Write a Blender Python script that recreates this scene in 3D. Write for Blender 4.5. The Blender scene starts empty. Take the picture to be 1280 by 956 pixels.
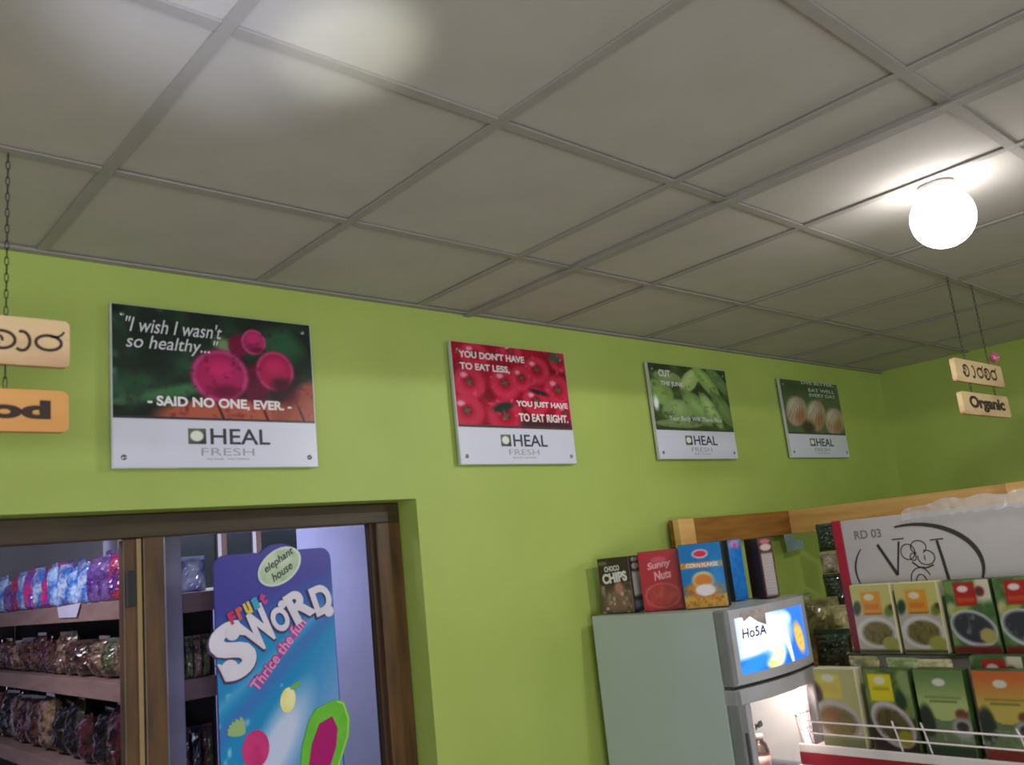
import bpy, bmesh, math, random
import numpy as np
from mathutils import Matrix, Vector

random.seed(7)
RS = np.random.RandomState(11)
scene = bpy.context.scene
col = scene.collection

# ------------------------------------------------------------ camera
F_PX, PITCH, ROLL, YAW = 1078.08, 0.20152, -0.10685, 0.75219
CAMLOC = Vector((0.0, -2.3851, 1.75))
cp, sp, cy, sy = math.cos(PITCH), math.sin(PITCH), math.cos(YAW), math.sin(YAW)
fw = Vector((sy * cp, cy * cp, sp)); r0 = Vector((cy, -sy, 0)); u0 = r0.cross(fw)
rt = r0 * math.cos(ROLL) + u0 * math.sin(ROLL); up = -r0 * math.sin(ROLL) + u0 * math.cos(ROLL)
cam_d = bpy.data.cameras.new('camera'); cam = bpy.data.objects.new('camera', cam_d); col.objects.link(cam)
cam_d.sensor_width = 36.0; cam_d.lens = F_PX / 1280 * 36.0; cam_d.clip_start = 0.02
cam_d.dof.use_dof = True; cam_d.dof.focus_distance = 30.0; cam_d.dof.aperture_fstop = 6.5
M = Matrix((rt, up, -fw)).transposed().to_4x4(); M.translation = CAMLOC
cam.matrix_world = M
scene.camera = cam

# ------------------------------------------------------------ world, lights, exposure
world = bpy.data.worlds.new('world'); scene.world = world; world.use_nodes = True
world.node_tree.nodes['Background'].inputs[0].default_value = (0.55, 0.62, 0.75, 1)
world.node_tree.nodes['Background'].inputs[1].default_value = 0.05
scene.view_settings.view_transform = 'Standard'; scene.view_settings.look = 'None'
scene.view_settings.gamma = 1.0; scene.view_settings.exposure = 0.05
scene.view_settings.use_curve_mapping = False


def area(name, loc, target, size, power, color, sy_=None):
    d = bpy.data.lights.new(name, 'AREA'); d.energy = power; d.color = color; d.size = size
    if sy_: d.shape = 'RECTANGLE'; d.size_y = sy_
    o = bpy.data.objects.new(name, d); col.objects.link(o); o.location = loc
    o.rotation_euler = (Vector(target) - Vector(loc)).to_track_quat('-Z', 'Y').to_euler()
    return o


area('shop_front_daylight', (-0.3, -4.8, 1.25), (1.7, 0, 1.5), 2.6, 126, (0.97, 0.965, 1.06), 1.6)
area('far_wall_fill', (4.3, -4.2, 2.3), (3.9, 0, 2.0), 1.2, 17, (0.95, 1.0, 1.0), 0.2)  # added fill light that lifts the dark far wall, not a known fitting
area('shop_tube_light', (-1.2, -2.4, 2.45), (1.0, -0.3, 1.8), 1.2, 9, (0.92, 0.96, 1.0), 0.12)
area('shelf_front_fill', (0.1, 0.9, 2.4), (1.0, 1.0, 1.4), 0.8, 15, (0.88, 0.84, 1.0), 0.3)  # fill light added to brighten the shelf fronts
area('storeroom_tube_light', (2.5, 1.9, 2.5), (2.3, 2.0, 0), 1.0, 36, (0.78, 0.78, 1.0), 0.3)
sd = bpy.data.lights.new('added_glow_spot', 'SPOT'); sd.energy = 58; sd.color = (0.93, 1.0, 0.85); sd.spot_size = math.radians(13); sd.spot_blend = 1.0; sd.shadow_soft_size = 0.03  # added spot aimed up, imitates a pale glow on the tiles
so = bpy.data.objects.new('added_glow_spot', sd); col.objects.link(so); so.location = (0.55, -2.1, 1.55)
so.rotation_euler = (Vector((0.787, -1.22, 2.67)) - Vector(so.location)).to_track_quat('-Z', 'Y').to_euler()
s2 = bpy.data.lights.new('added_blue_glow_spot', 'SPOT'); s2.energy = 85; s2.color = (0.70, 0.75, 1.0); s2.spot_size = math.radians(24); s2.spot_blend = 1.0; s2.shadow_soft_size = 0.05  # second added spot, stands in for a bluish glow on the ceiling
so2 = bpy.data.objects.new('added_blue_glow_spot', s2); col.objects.link(so2); so2.location = (0.1, -2.2, 1.5)
so2.rotation_euler = (Vector((0.52, -1.26, 2.67)) - Vector(so2.location)).to_track_quat('-Z', 'Y').to_euler()
LAMP_STRENGTH = 16.0
TUBE_STRENGTH = 8.0

# ------------------------------------------------------------ materials


def lin(c):
    out = []
    for x in c[:3]:
        x = x / 255.0
        out.append(x / 12.92 if x <= 0.04045 else ((x + 0.055) / 1.055) ** 2.4)
    return tuple(out)


MATS = {}


def mat(name, c, rough=0.6, metal=0.0, c2=None, scale=8.0, bump=0.0, bscale=40.0, coat=0.0, stretch=(1, 1, 1), spec=0.5, detail=4.0, lo=0.3, hi=0.7):
    if name in MATS: return MATS[name]
    m = bpy.data.materials.new(name); m.use_nodes = True; nt = m.node_tree; b = nt.nodes['Principled BSDF']
    b.inputs['Roughness'].default_value = rough; b.inputs['Metallic'].default_value = metal
    b.inputs['Coat Weight'].default_value = coat; b.inputs['Specular IOR Level'].default_value = spec
    if c2 is None: c2 = tuple(x * 0.93 for x in c)
    tc = nt.nodes.new('ShaderNodeTexCoord'); mp = nt.nodes.new('ShaderNodeMapping'); mp.inputs['Scale'].default_value = stretch
    nt.links.new(tc.outputs['Object'], mp.inputs[0])
    no = nt.nodes.new('ShaderNodeTexNoise'); no.inputs['Scale'].default_value = scale; no.inputs['Detail'].default_value = detail
    nt.links.new(mp.outputs[0], no.inputs['Vector'])
    r = nt.nodes.new('ShaderNodeValToRGB'); r.color_ramp.elements[0].position = lo; r.color_ramp.elements[1].position = hi
    r.color_ramp.elements[0].color = (*lin(c), 1); r.color_ramp.elements[1].color = (*lin(c2), 1)
    nt.links.new(no.outputs[0], r.inputs[0]); nt.links.new(r.outputs[0], b.inputs['Base Color'])
    if bump:
        n2 = nt.nodes.new('ShaderNodeTexNoise'); n2.inputs['Scale'].default_value = bscale; n2.inputs['Detail'].default_value = 5
        nt.links.new(mp.outputs[0], n2.inputs['Vector'])
        bp = nt.nodes.new('ShaderNodeBump'); bp.inputs['Strength'].default_value = bump; bp.inputs['Distance'].default_value = 0.01
        nt.links.new(n2.outputs[0], bp.inputs['Height']); nt.links.new(bp.outputs[0], b.inputs['Normal'])
    MATS[name] = m
    return m


def emis(name, c, s):
    m = bpy.data.materials.new(name); m.use_nodes = True; nt = m.node_tree; b = nt.nodes['Principled BSDF']
    b.inputs['Base Color'].default_value = (*lin(c), 1); b.inputs['Emission Color'].default_value = (*lin(c), 1)
    b.inputs['Emission Strength'].default_value = s
    MATS[name] = m
    return m


def glassy(name, tint, gloss=0.12, rough=0.05):
    m = bpy.data.materials.new(name); m.use_nodes = True; nt = m.node_tree; nt.nodes.clear()
    out = nt.nodes.new('ShaderNodeOutputMaterial'); t = nt.nodes.new('ShaderNodeBsdfTransparent'); g = nt.nodes.new('ShaderNodeBsdfGlossy')
    t.inputs[0].default_value = (*lin(tint), 1); g.inputs['Roughness'].default_value = rough
    lw = nt.nodes.new('ShaderNodeLayerWeight'); lw.inputs[0].default_value = gloss
    mx = nt.nodes.new('ShaderNodeMixShader'); nt.links.new(lw.outputs['Fresnel'], mx.inputs[0])
    nt.links.new(t.outputs[0], mx.inputs[1]); nt.links.new(g.outputs[0], mx.inputs[2]); nt.links.new(mx.outputs[0], out.inputs[0])
    MATS[name] = m
    return m


def printmat(name, rough=0.35, emit=0.0, spec=0.5):
    m = bpy.data.materials.new(name); m.use_nodes = True; nt = m.node_tree; b = nt.nodes['Principled BSDF']
    a = nt.nodes.new('ShaderNodeAttribute'); a.attribute_name = 'ink'
    nt.links.new(a.outputs['Color'], b.inputs['Base Color']); b.inputs['Roughness'].default_value = rough
    b.inputs['Specular IOR Level'].default_value = spec
    if emit:
        nt.links.new(a.outputs['Color'], b.inputs['Emission Color']); b.inputs['Emission Strength'].default_value = emit
    MATS[name] = m
    return m


green = mat('green_paint', (168, 187, 94), 0.55, c2=(160, 179, 86), scale=2.5, bump=0.12, bscale=55)
tile_m = mat('ceiling_tile_board', (186, 180, 174), 0.9, c2=(178, 173, 166), scale=5, bump=0.06, bscale=120)
bar_m = mat('grid_bar_metal', (160, 155, 149), 0.8, c2=(152, 148, 142), scale=8)
seam_m = mat('dark_seam', (60, 58, 54), 0.9)
lilac = mat('lilac_wall_paint', (196, 196, 226), 0.8, c2=(186, 186, 218), scale=3, bump=0.1)
floor_m = mat('floor_tile', (170, 160, 145), 0.4, scale=3)
frame_wood = mat('dark_teak', (100, 70, 36), 0.45, c2=(58, 38, 22), scale=5, stretch=(6, 6, 0.8), bump=0.1, detail=6)
frame_wood_h = mat('dark_teak_rail', (66, 52, 28), 0.5, c2=(48, 36, 20), scale=5, stretch=(0.8, 6, 6), bump=0.1, detail=6)
pine = mat('shelf_pine', (140, 112, 106), 0.6, c2=(120, 94, 88), scale=5, stretch=(1, 1, 6))
rack_wood = mat('rack_wood', (232, 186, 120), 0.5, c2=(212, 160, 92), scale=4, stretch=(0.6, 0.6, 8), bump=0.08)
rack_shaded = mat('rack_wood_shaded', (168, 112, 48), 0.5, c2=(132, 84, 32), scale=5, stretch=(0.8, 1, 8), bump=0.08)  # shaded copy of the rack wood, the shade put into its colour
sign_pale = mat('pale_sign_wood', (214, 184, 140), 0.55, c2=(178, 132, 96), scale=5, stretch=(0.8, 1, 3), lo=0.45, hi=0.85, bump=0.1)
sign_orange = mat('orange_sign_wood', (216, 160, 88), 0.55, c2=(204, 142, 76), scale=4, stretch=(0.7, 1, 3), bump=0.1)
white_pl = mat('white_board_plastic', (212, 214, 232), 0.3, c2=(208, 209, 226), scale=6)
dark_ink = mat('dark_ink', (52, 52, 62), 0.5)
grey_ink = mat('grey_ink', (160, 162, 172), 0.5)
white_ink = mat('white_ink', (232, 228, 232), 0.5)
white_board = mat('white_header_board', (160, 155, 154), 0.5, c2=(154, 149, 148), scale=3)
black_ink = mat('black_ink', (44, 40, 42), 0.5)
burnt = mat('burnt_lettering', (52, 38, 30), 0.7)
chain_m = mat('dark_chain_metal', (70, 66, 60), 0.45, metal=0.7)
steel = mat('screw_steel', (150, 150, 160), 0.3, metal=0.8)
fridge_m = mat('grey_fridge_enamel', (178, 190, 188), 0.4, c2=(172, 184, 182), scale=2, bump=0.04, bscale=120)
fridge_dk = mat('grey_fridge_trim', (128, 130, 132), 0.4)
fridge_lt = mat('light_fridge_trim', (176, 176, 180), 0.35)
liner = mat('fridge_liner', (240, 222, 214), 0.5)
gasket = mat('dark_gasket', (70, 70, 72), 0.7)
red_m = mat('red_trim', (148, 22, 46), 0.45)
white_metal = mat('white_enamel', (214, 206, 204), 0.4)
wire_m = mat('white_wire', (222, 212, 210), 0.35)
card_side = mat('dark_green_carton_side', (44, 62, 30), 0.5, c2=(60, 84, 36), scale=20)
card_cream = mat('cream_carton', (196, 190, 150), 0.55)
glass_m = glassy('clear_pane', (236, 238, 246), 0.10)
wrap_m = mat('clear_plastic_film', (206, 206, 210), 0.14, c2=(188, 188, 192), scale=20, coat=1.0, bump=.3, bscale=50); wrap_m.node_tree.nodes['Principled BSDF'].inputs['Alpha'].default_value = 0.26
dark_glass = mat('dark_window_glass', (52, 58, 60), 0.3, c2=(38, 44, 42), scale=3)
P_print = printmat('printed_ink')
P_gloss = printmat('glossy_print', 0.22)
P_lit = printmat('backlit_print', 0.2, 1.25)

# ------------------------------------------------------------ mesh helpers


def link(name, me, m=None, parent=None, loc=None):
    o = bpy.data.objects.new(name, me); col.objects.link(o)
    if m is not None and me is not None and not me.materials: me.materials.append(m)
    if parent: o.parent = parent
    if loc: o.location = loc
    return o


def tag(o, label=None, cat=None, group=None, kind=None):
    if label: o['label'] = label
    if cat: o['category'] = cat
    if group: o['group'] = group
    if kind: o['kind'] = kind
    return o


def empty(name, loc=(0, 0, 0), rz=0.0, **k):
    o = bpy.data.objects.new(name, None); col.objects.link(o); o.location = loc; o.rotation_euler = (0, 0, rz)
    o.empty_display_size = 0.05
    return tag(o, **k)


def bm_box(bm, c, s, bevel=0.0, seg=2, rot=None):
    r = bmesh.ops.create_cube(bm, size=1.0); vs = r['verts']
    bmesh.ops.scale(bm, vec=s, verts=vs)
    if bevel:
        es = list({e for v in vs for e in v.link_edges})
        rr = bmesh.ops.bevel(bm, geom=es, offset=bevel, segments=seg, affect='EDGES', profile=0.6)
        vs = list({v for f in rr['faces'] for v in f.verts} | {v for v in vs if v.is_valid})
    if rot is not None: bmesh.ops.rotate(bm, cent=(0, 0, 0), matrix=rot, verts=vs)
    bmesh.ops.translate(bm, vec=c, verts=vs)


def to_me(bm, name, smooth=False):
    me = bpy.data.meshes.new(name); bm.to_mesh(me); bm.free()
    if smooth:
        for p in me.polygons: p.use_smooth = True
    return me


def box(name, c, s, m, parent=None, bevel=0.0, rot=None, seg=2):
    bm = bmesh.new(); bm_box(bm, (0, 0, 0), s, bevel, seg, rot)
    return link(name, to_me(bm, name), m, parent, c)


def span(name, x0, x1, y0, y1, z0, z1, m, parent=None, bevel=0.0):
    return box(name, ((x0 + x1) / 2, (y0 + y1) / 2, (z0 + z1) / 2), (abs(x1 - x0), abs(y1 - y0), abs(z1 - z0)), m, parent, bevel)


def bm_tube(bm, pts, r, n=8, closed=False):
    pts = [Vector(p) for p in pts]; N = len(pts); rings = []
    prev = None
    for i, p in enumerate(pts):
        a = pts[(i - 1) % N] if (closed or i > 0) else pts[i]
        b = pts[(i + 1) % N] if (closed or i < N - 1) else pts[i]
        t = (b - a).normalized()
        if prev is None:
            q = t.orthogonal().normalized()
        else:
            q = (prev - t * prev.dot(t)).normalized()
        prev = q; w = t.cross(q)
        rings.append([bm.verts.new(p + q * (r * math.cos(2 * math.pi * k / n)) + w * (r * math.sin(2 * math.pi * k / n))) for k in range(n)])
    for i in range(N if closed else N - 1):
        A, B = rings[i], rings[(i + 1) % N]
        for k in range(n): bm.faces.new((A[k], A[(k + 1) % n], B[(k + 1) % n], B[k]))
    if not closed:
        bm.faces.new(rings[0][::-1]); bm.faces.new(rings[-1])


def tube(name, pts, r, m, parent=None, n=8, closed=False):
    bm = bmesh.new(); bm_tube(bm, pts, r, n, closed); bmesh.ops.recalc_face_normals(bm, faces=bm.faces)
    return link(name, to_me(bm, name, True), m, parent)


def lathe(name, prof, m, parent=None, loc=(0, 0, 0), n=24, axis='Z'):
    bm = bmesh.new(); rings = []
    for r, z in prof: rings.append([bm.verts.new((max(r, 1e-4) * math.cos(2 * math.pi * k / n), max(r, 1e-4) * math.sin(2 * math.pi * k / n), z)) for k in range(n)])
    for i in range(len(prof) - 1):
        A, B = rings[i], rings[i + 1]
        for k in range(n): bm.faces.new((A[k], A[(k + 1) % n], B[(k + 1) % n], B[k]))
    bm.faces.new(rings[0][::-1]); bm.faces.new(rings[-1])
    if axis == 'Y': bmesh.ops.rotate(bm, cent=(0, 0, 0), matrix=Matrix.Rotation(math.radians(90), 3, 'X'), verts=bm.verts)
    bmesh.ops.recalc_face_normals(bm, faces=bm.faces)
    return link(name, to_me(bm, name, True), m, parent, loc)


def text(parent, s, x, z, y, w, h, m, name='lettering', bold=0.0, shear=0.0, rot=0.0, depth=0.0006, squash=True):
    """lettering whose box starts at (x, z), w wide and h high, on the plane y, facing -y"""
    c = bpy.data.curves.new('font', 'FONT'); c.body = s; c.size = 1.0; c.offset = bold; c.shear = shear; c.extrude = 0.5; c.resolution_u = 5
    o = bpy.data.objects.new('font', c); me = bpy.data.meshes.new_from_object(o)
    bpy.data.objects.remove(o); bpy.data.curves.remove(c)
    n = len(me.vertices); co = np.empty(n * 3, 'f'); me.vertices.foreach_get('co', co); co = co.reshape(-1, 3)
    mn, mx = co.min(0), co.max(0)
    sx = w / (mx[0] - mn[0]); sz = h / (mx[1] - mn[1])
    X = (co[:, 0] - mn[0]) * sx - w / 2; Z = (co[:, 1] - mn[1]) * sz - h / 2; Y = -(co[:, 2] - mn[2]) * depth
    cr, sr = math.cos(rot), math.sin(rot)
    me.vertices.foreach_set('co', np.stack([X * cr - Z * sr, Y, X * sr + Z * cr], 1).astype('f').ravel())
    me.name = name; me.materials.clear(); me.update()
    return link(name, me, m, parent, (x + w / 2, y, z + h / 2))


def strokes(name, lines, m, parent, y, thick=0.0008):
    """flat pen strokes: lines = [(points (x, z), width or list of widths)]"""
    bm = bmesh.new()
    for pts, wd in lines:
        P = [Vector((p[0], 0, p[1])) for p in pts]; N = len(P)
        W = wd if isinstance(wd, (list, tuple)) else [wd] * N
        L = []
        for i in range(N):
            a = P[max(i - 1, 0)]; b = P[min(i + 1, N - 1)]; t = (b - a).normalized(); q = Vector((-t.z, 0, t.x)) * (W[i] / 2)
            L.append([bm.verts.new(P[i] + q), bm.verts.new(P[i] - q), bm.verts.new(P[i] - q - Vector((0, thick, 0))), bm.verts.new(P[i] + q - Vector((0, thick, 0)))])
        for i in range(N - 1):
            for k in range(4): bm.faces.new((L[i][k], L[i][(k + 1) % 4], L[i + 1][(k + 1) % 4], L[i + 1][k]))
        bm.faces.new(L[0][::-1]); bm.faces.new(L[-1])
    bmesh.ops.recalc_face_normals(bm, faces=bm.faces)
    return link(name, to_me(bm, name), m, parent, (0, y, 0))


def arc(cx, cz, rx, rz, a0, a1, n=20, tilt=0.0):
    out = []
    for i in range(n + 1):
        a = math.radians(a0 + (a1 - a0) * i / n); x, z = rx * math.cos(a), rz * math.sin(a)
        t = math.radians(tilt); out.append((cx + x * math.cos(t) - z * math.sin(t), cz + x * math.sin(t) + z * math.cos(t)))
    return out


def plate(name, outline, y0, y1, m, parent, loc=(0, 0, 0)):
    """a plate with its outline in x-z and thickness y0..y1 (y1 is the front, smaller)"""
    bm = bmesh.new(); A = [bm.verts.new((x, y0, z)) for x, z in outline]; B = [bm.verts.new((x, y1, z)) for x, z in outline]
    bm.faces.new(A); bm.faces.new(B[::-1]); n = len(A)
    for k in range(n): bm.faces.new((A[k], B[k], B[(k + 1) % n], A[(k + 1) % n]))
    bmesh.ops.recalc_face_normals(bm, faces=bm.faces)
    return link(name, to_me(bm, name), m, parent, loc)


# --- printed pictures: ink colours sampled on a fine grid, flat print plus one painted glint


class Print:
    def __init__(s, nx, ny, base):
        s.nx, s.ny = nx, ny
        s.u, s.v = np.meshgrid(np.linspace(0, 1, nx), np.linspace(0, 1, ny))
        s.c = np.ones((ny, nx, 3)) * np.array(base, float)
        s.mask = None

    def mix(s, a, c):
        a = np.clip(a, 0, 1)[..., None]; s.c = s.c * (1 - a) + np.array(c, float) * a; return s

    def noise(s, c, fx, fy, lo=0.5, hi=0.8, amt=1.0, box_=None):
        def layer(fx, fy):
            g = RS.rand(int(fy) + 3, int(fx) + 3); x = s.u * fx; y = s.v * fy
            i = x.astype(int); j = y.astype(int); a = x - i; b = y - j; a = a * a * (3 - 2 * a); b = b * b * (3 - 2 * b)
            return (g[j, i] * (1 - a) + g[j, i + 1] * a) * (1 - b) + (g[j + 1, i] * (1 - a) + g[j + 1, i + 1] * a) * b
        n = layer(fx, fy) * 0.65 + layer(fx * 2.1, fy * 2.1) * 0.35
        w = np.clip((n - lo) / (hi - lo), 0, 1) * amt
        if box_ is not None: w = w * box_
        return s.mix(w, c)

    def e(s, cx, cz, rx, rz, rot=0.0):
        t = math.radians(rot); dx = s.u - cx; dz = s.v - cz
        x = dx * math.cos(t) + dz * math.sin(t); z = -dx * math.sin(t) + dz * math.cos(t)
        return np.sqrt((x / rx) ** 2 + (z / rz) ** 2)

    def ell(s, cx, cz, rx, rz, c, rot=0.0, soft=0.12, amt=1.0):
        return s.mix(np.clip((1 - s.e(cx, cz, rx, rz, rot)) / soft + 0.5, 0, 1) * amt, c)

    def ring(s, cx, cz, rx, rz, c, w=0.12, rot=0.0, amt=1.0):
        return s.mix(np.clip(1.3 - np.abs(s.e(cx, cz, rx, rz, rot) - 1) / w, 0, 1) * amt, c)

    def rect(s, x0, x1, z0, z1, c, soft=0.008, amt=1.0):
        a = np.minimum(np.minimum(s.u - x0, x1 - s.u), np.minimum(s.v - z0, z1 - s.v))
        return s.mix(np.clip(a / soft + 0.5, 0, 1) * amt, c)

    def build(s, name, x0, z0, w, h, y, m, parent, bulge=None):
        me = bpy.data.meshes.new(name); nx, ny = s.nx, s.ny
        Y = np.full_like(s.u, 0.0) if bulge is None else bulge(s.u)
        co = np.stack([s.u * w, Y, s.v * h], -1).astype('f').reshape(-1, 3)
        idx = np.arange(nx * ny).reshape(ny, nx)
        q = np.stack([idx[:-1, :-1], idx[:-1, 1:], idx[1:, 1:], idx[1:, :-1]], -1).reshape(-1, 4)
        if s.mask is not None:
            mk = s.mask.reshape(-1); q = q[mk[q].all(1)]
        nq = len(q)
        me.vertices.add(len(co)); me.vertices.foreach_set('co', co.ravel())
        me.loops.add(nq * 4); me.loops.foreach_set('vertex_index', q.ravel().astype('i'))
        me.polygons.add(nq); me.polygons.foreach_set('loop_start', (np.arange(nq) * 4).astype('i'))
        me.update(calc_edges=True)
        c = s.c / 255.0; c = np.where(c <= 0.04045, c / 12.92, ((c + 0.055) / 1.055) ** 2.4)
        at = me.color_attributes.new('ink', 'FLOAT_COLOR', 'POINT')
        at.data.foreach_set('color', np.concatenate([c.reshape(-1, 3), np.ones((nx * ny, 1))], 1).astype('f').ravel())
        return link(name, me, m, parent, (x0, y, z0))


# ============================================================ SETTING
ZC = 2.669
YF, YB = -5.0, 2.9
XL, XR = -2.6, 5.45
S = lambda o: tag(o, kind='structure')
S(span('floor', XL, XR, YF, YB, -0.05, 0, floor_m))
OX0, OX1, OZ = -0.35, 1.733, 1.985           # the door opening in the back wall
T = 0.16
wb = bmesh.new()
bm_box(wb, ((OX1 + XR) / 2, T / 2, ZC / 2 + 0.02), (XR - OX1, T, ZC + 0.04))
bm_box(wb, ((XL + OX0) / 2, T / 2, ZC / 2 + 0.02), (OX0 - XL, T, ZC + 0.04))
bm_box(wb, ((OX0 + OX1) / 2, T / 2, (OZ + ZC + 0.04) / 2), (OX1 - OX0, T, ZC + 0.04 - OZ))
S(link('wall_back', to_me(wb, 'wall_back'), green))
S(span('wall_right', XR, XR + 0.1, YF, YB, 0, ZC + 0.04, green))
S(span('wall_left', XL - 0.1, XL, YF, YB, 0, ZC + 0.04, green))
S(span('wall_front', XL, XR, YF - 0.1, YF, 0, ZC + 0.04, green))
S(span('wall_rear', XL, XR, YB, YB + 0.1, 0, ZC + 0.04, lilac))
# suspended ceiling: slab above, tiles and T bars as its pieces
ceil = S(span('ceiling', XL - 0.1, XR + 0.1, YF - 0.1, YB + 0.1, ZC + 0.04, ZC + 0.12, seam_m))
CO = Vector(ceil.location)
xa = 0.5798; TS = 0.61
XLn = [xa + TS * k for k in range(-5, 3)]
XLn = [XL] + [x for x in XLn if x > XL + .1] + [2.0322] + [2.454 + TS * k for k in range(0, 5) if 2.454 + TS * k < XR] + [XR]
YLn = [-0.0] + [-0.5508 - TS * k for k in range(0, 8) if -0.5508 - TS * k > YF] + [YF]
tile_cache = {}
for i in range(len(XLn) - 1):
    for j in range(len(YLn) - 1):
        x0, x1, y1, y0 = XLn[i], XLn[i + 1], YLn[j], YLn[j + 1]
        w, d = x1 - x0 - 0.012, y1 - y0 - 0.012
        key = (round(w, 3), round(d, 3))
        if key not in tile_cache:
            bm = bmesh.new(); bm_box(bm, (0, 0, 0), (w, d, 0.014), 0.003, 1); tile_cache[key] = to_me(bm, 'ceiling_tile')
        o = link('ceiling_tile', tile_cache[key], tile_m, ceil)
        o.location = Vector(((x0 + x1) / 2, (y0 + y1) / 2, ZC + 0.0125 + random.uniform(-0.0015, 0.001))) - CO
        o.rotation_euler = (random.uniform(-.003, .003), random.uniform(-.003, .003), 0)


def tbar(x0, x1, y0, y1, w, drop=0.0):
    bm = bmesh.new(); L = max(x1 - x0, y1 - y0); horiz = (x1 - x0) > (y1 - y0)
    sx, sy_ = (L, w) if horiz else (w, L)
    bm_box(bm, (0, 0, 0.002 - drop), (sx, sy_, 0.003)); bm_box(bm, (0, 0, 0.014 - drop / 2), (sx if horiz else 0.003, 0.003 if horiz else sy_, 0.024 + drop))
    o = link('grid_bar', to_me(bm, 'grid_bar'), bar_m, ceil); o.location = Vector(((x0 + x1) / 2, (y0 + y1) / 2, ZC - 0.002)) - CO
    return o


for x in XLn[1:-1]:
    if abs(x - 2.0322) < 1e-4:
        tbar(x - .001, x + .001, YF, 0, 0.030, 0.010); tbar(x + .034, x + .036, YF, 0, 0.016, 0.002)
    else: tbar(x - .001, x + .001, YF, 0, 0.026)
for y in YLn[1:-1]:
    for i in range(len(XLn) - 1): tbar(XLn[i] + .014, XLn[i + 1] - .014, y - .001, y + .001, 0.026)
tb = tbar(XL, XR, -0.014, -0.012, 0.027, 0.003)
# storeroom ceiling underside
S(span('trim_1', XL, XR, T, YB, ZC, ZC + 0.03, lilac))

# ---- door frame in the opening
door = empty('door_1', ((OX0 + OX1) / 2, 0.12, 0), kind='structure')
dx, dy = -(OX0 + OX1) / 2, -0.12
span('head_rail', OX0 + dx, OX1 - 0.004 + dx, 0.1 + dy, 0.158 + dy, 1.918, OZ - 0.002, frame_wood_h, door, 0.004)
span('jamb_post', 1.632 + dx, OX1 - 0.004 + dx, 0.1 + dy, 0.158 + dy, 0, 1.918, frame_wood, door, 0.004)
span('jamb_post', OX0 + .004 + dx, OX0 + 0.09 + dx, 0.1 + dy, 0.158 + dy, 0, 1.918, frame_wood, door, 0.004)
span('centre_post', 0.868 + dx, 0.926 + dx, 0.1 + dy, 0.158 + dy, 0, 1.918, frame_wood, door, 0.004)
span('door_stile', 0.818 + dx, 0.864 + dx, 0.112 + dy, 0.15 + dy, 0, 1.915, frame_wood, door, 0.003)
span('stile_bead', 0.853 + dx, 0.8655 + dx, 0.106 + dy, 0.1115 + dy, 0, 1.915, mat('worn_bead', (150, 128, 84), 0.5), door, 0.001)
hg = span('door_latch', 0.823 + dx, 0.846 + dx, 0.100 + dy, 0.1115 + dy, 1.733, 1.829, mat('black_latch', (26, 26, 34), 0.5), door, 0.002); hg['label'] = 'black latch plate on the door stile'
span('rebate_strip', 1.618 + dx, 1.6315 + dx, 0.118 + dy, 0.15 + dy, 0, 1.918, mat('dark_rebate', (66, 46, 28), 0.6), door)
gp = span('glass_pane', 0.927 + dx, 1.617 + dx, 0.136 + dy, 0.140 + dy, 0.01, 1.917, glass_m, door)

# ---- storeroom window
win = empty('window_1', (1.9, YB - 0.02, 0), kind='structure')
wm = mat('pale_window_frame', (190, 186, 178), 0.6); wd = mat('brown_window_frame', (110, 82, 64), 0.6)
W0, W1, WZ0, WZ1 = 1.7, 2.84, 1.777, 2.4
xs = [W0, 2.29, 2.52, W1]
for k in range(3):
    span('window_pane', xs[k] + .012 - 1.9, xs[k + 1] - .012 - 1.9, -0.004, 0.004, WZ0, WZ1, dark_glass, win)
for k, x in enumerate(xs[:3]):
    span('window_frame', x - .012 - 1.9, x + .012 - 1.9, -0.03, 0.015, WZ0, WZ1, wm, win, 0.003)
    if k: span('window_casement', x + .013 - 1.9, x + .05 - 1.9, -0.022, 0.015, WZ0, WZ1, wd, win, 0.003)
span('window_sill', W0 - .02 - 1.9, W1 - 1.9, -0.05, 0.015, WZ0 - 0.05, WZ0, wm, win, 0.004)
span('window_head', W0 - .02 - 1.9, W1 - 1.9, -0.03, 0.015, WZ1, WZ1 + .04, wm, win, 0.004)

# ============================================================ CEILING LAMP (bare bulb, its glare built as a globe)
lamp = empty('ceiling_lamp', (2.53, -1.543, ZC - .001), label='bare ceiling bulb at right with its glare built as a white globe', cat='lamp')
lathe('lamp_holder', [(0.02, 0), (0.05, 0), (0.05, -0.012), (0.043, -0.024)], white_metal, lamp)
lathe('bulb_glare_ball', [(0.086 * math.sin(math.radians(a_)), -0.097 + 0.086 * math.cos(math.radians(a_))) for a_ in range(30, 181, 10)], emis('bulb_glare_glow', (255, 250, 250), LAMP_STRENGTH), lamp, n=32)

dl = bpy.data.lights.new('bare_bulb_light', 'SPOT'); dl.shadow_soft_size = 0.03; dl.spot_size = math.radians(178); dl.spot_blend = 0.03; dl.energy = 22; dl.color = (1.0, 0.97, 0.95)
dlo = bpy.data.objects.new('bare_bulb_light', dl); col.objects.link(dlo); dlo.location = (2.53, -1.543, ZC - .216)

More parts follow.
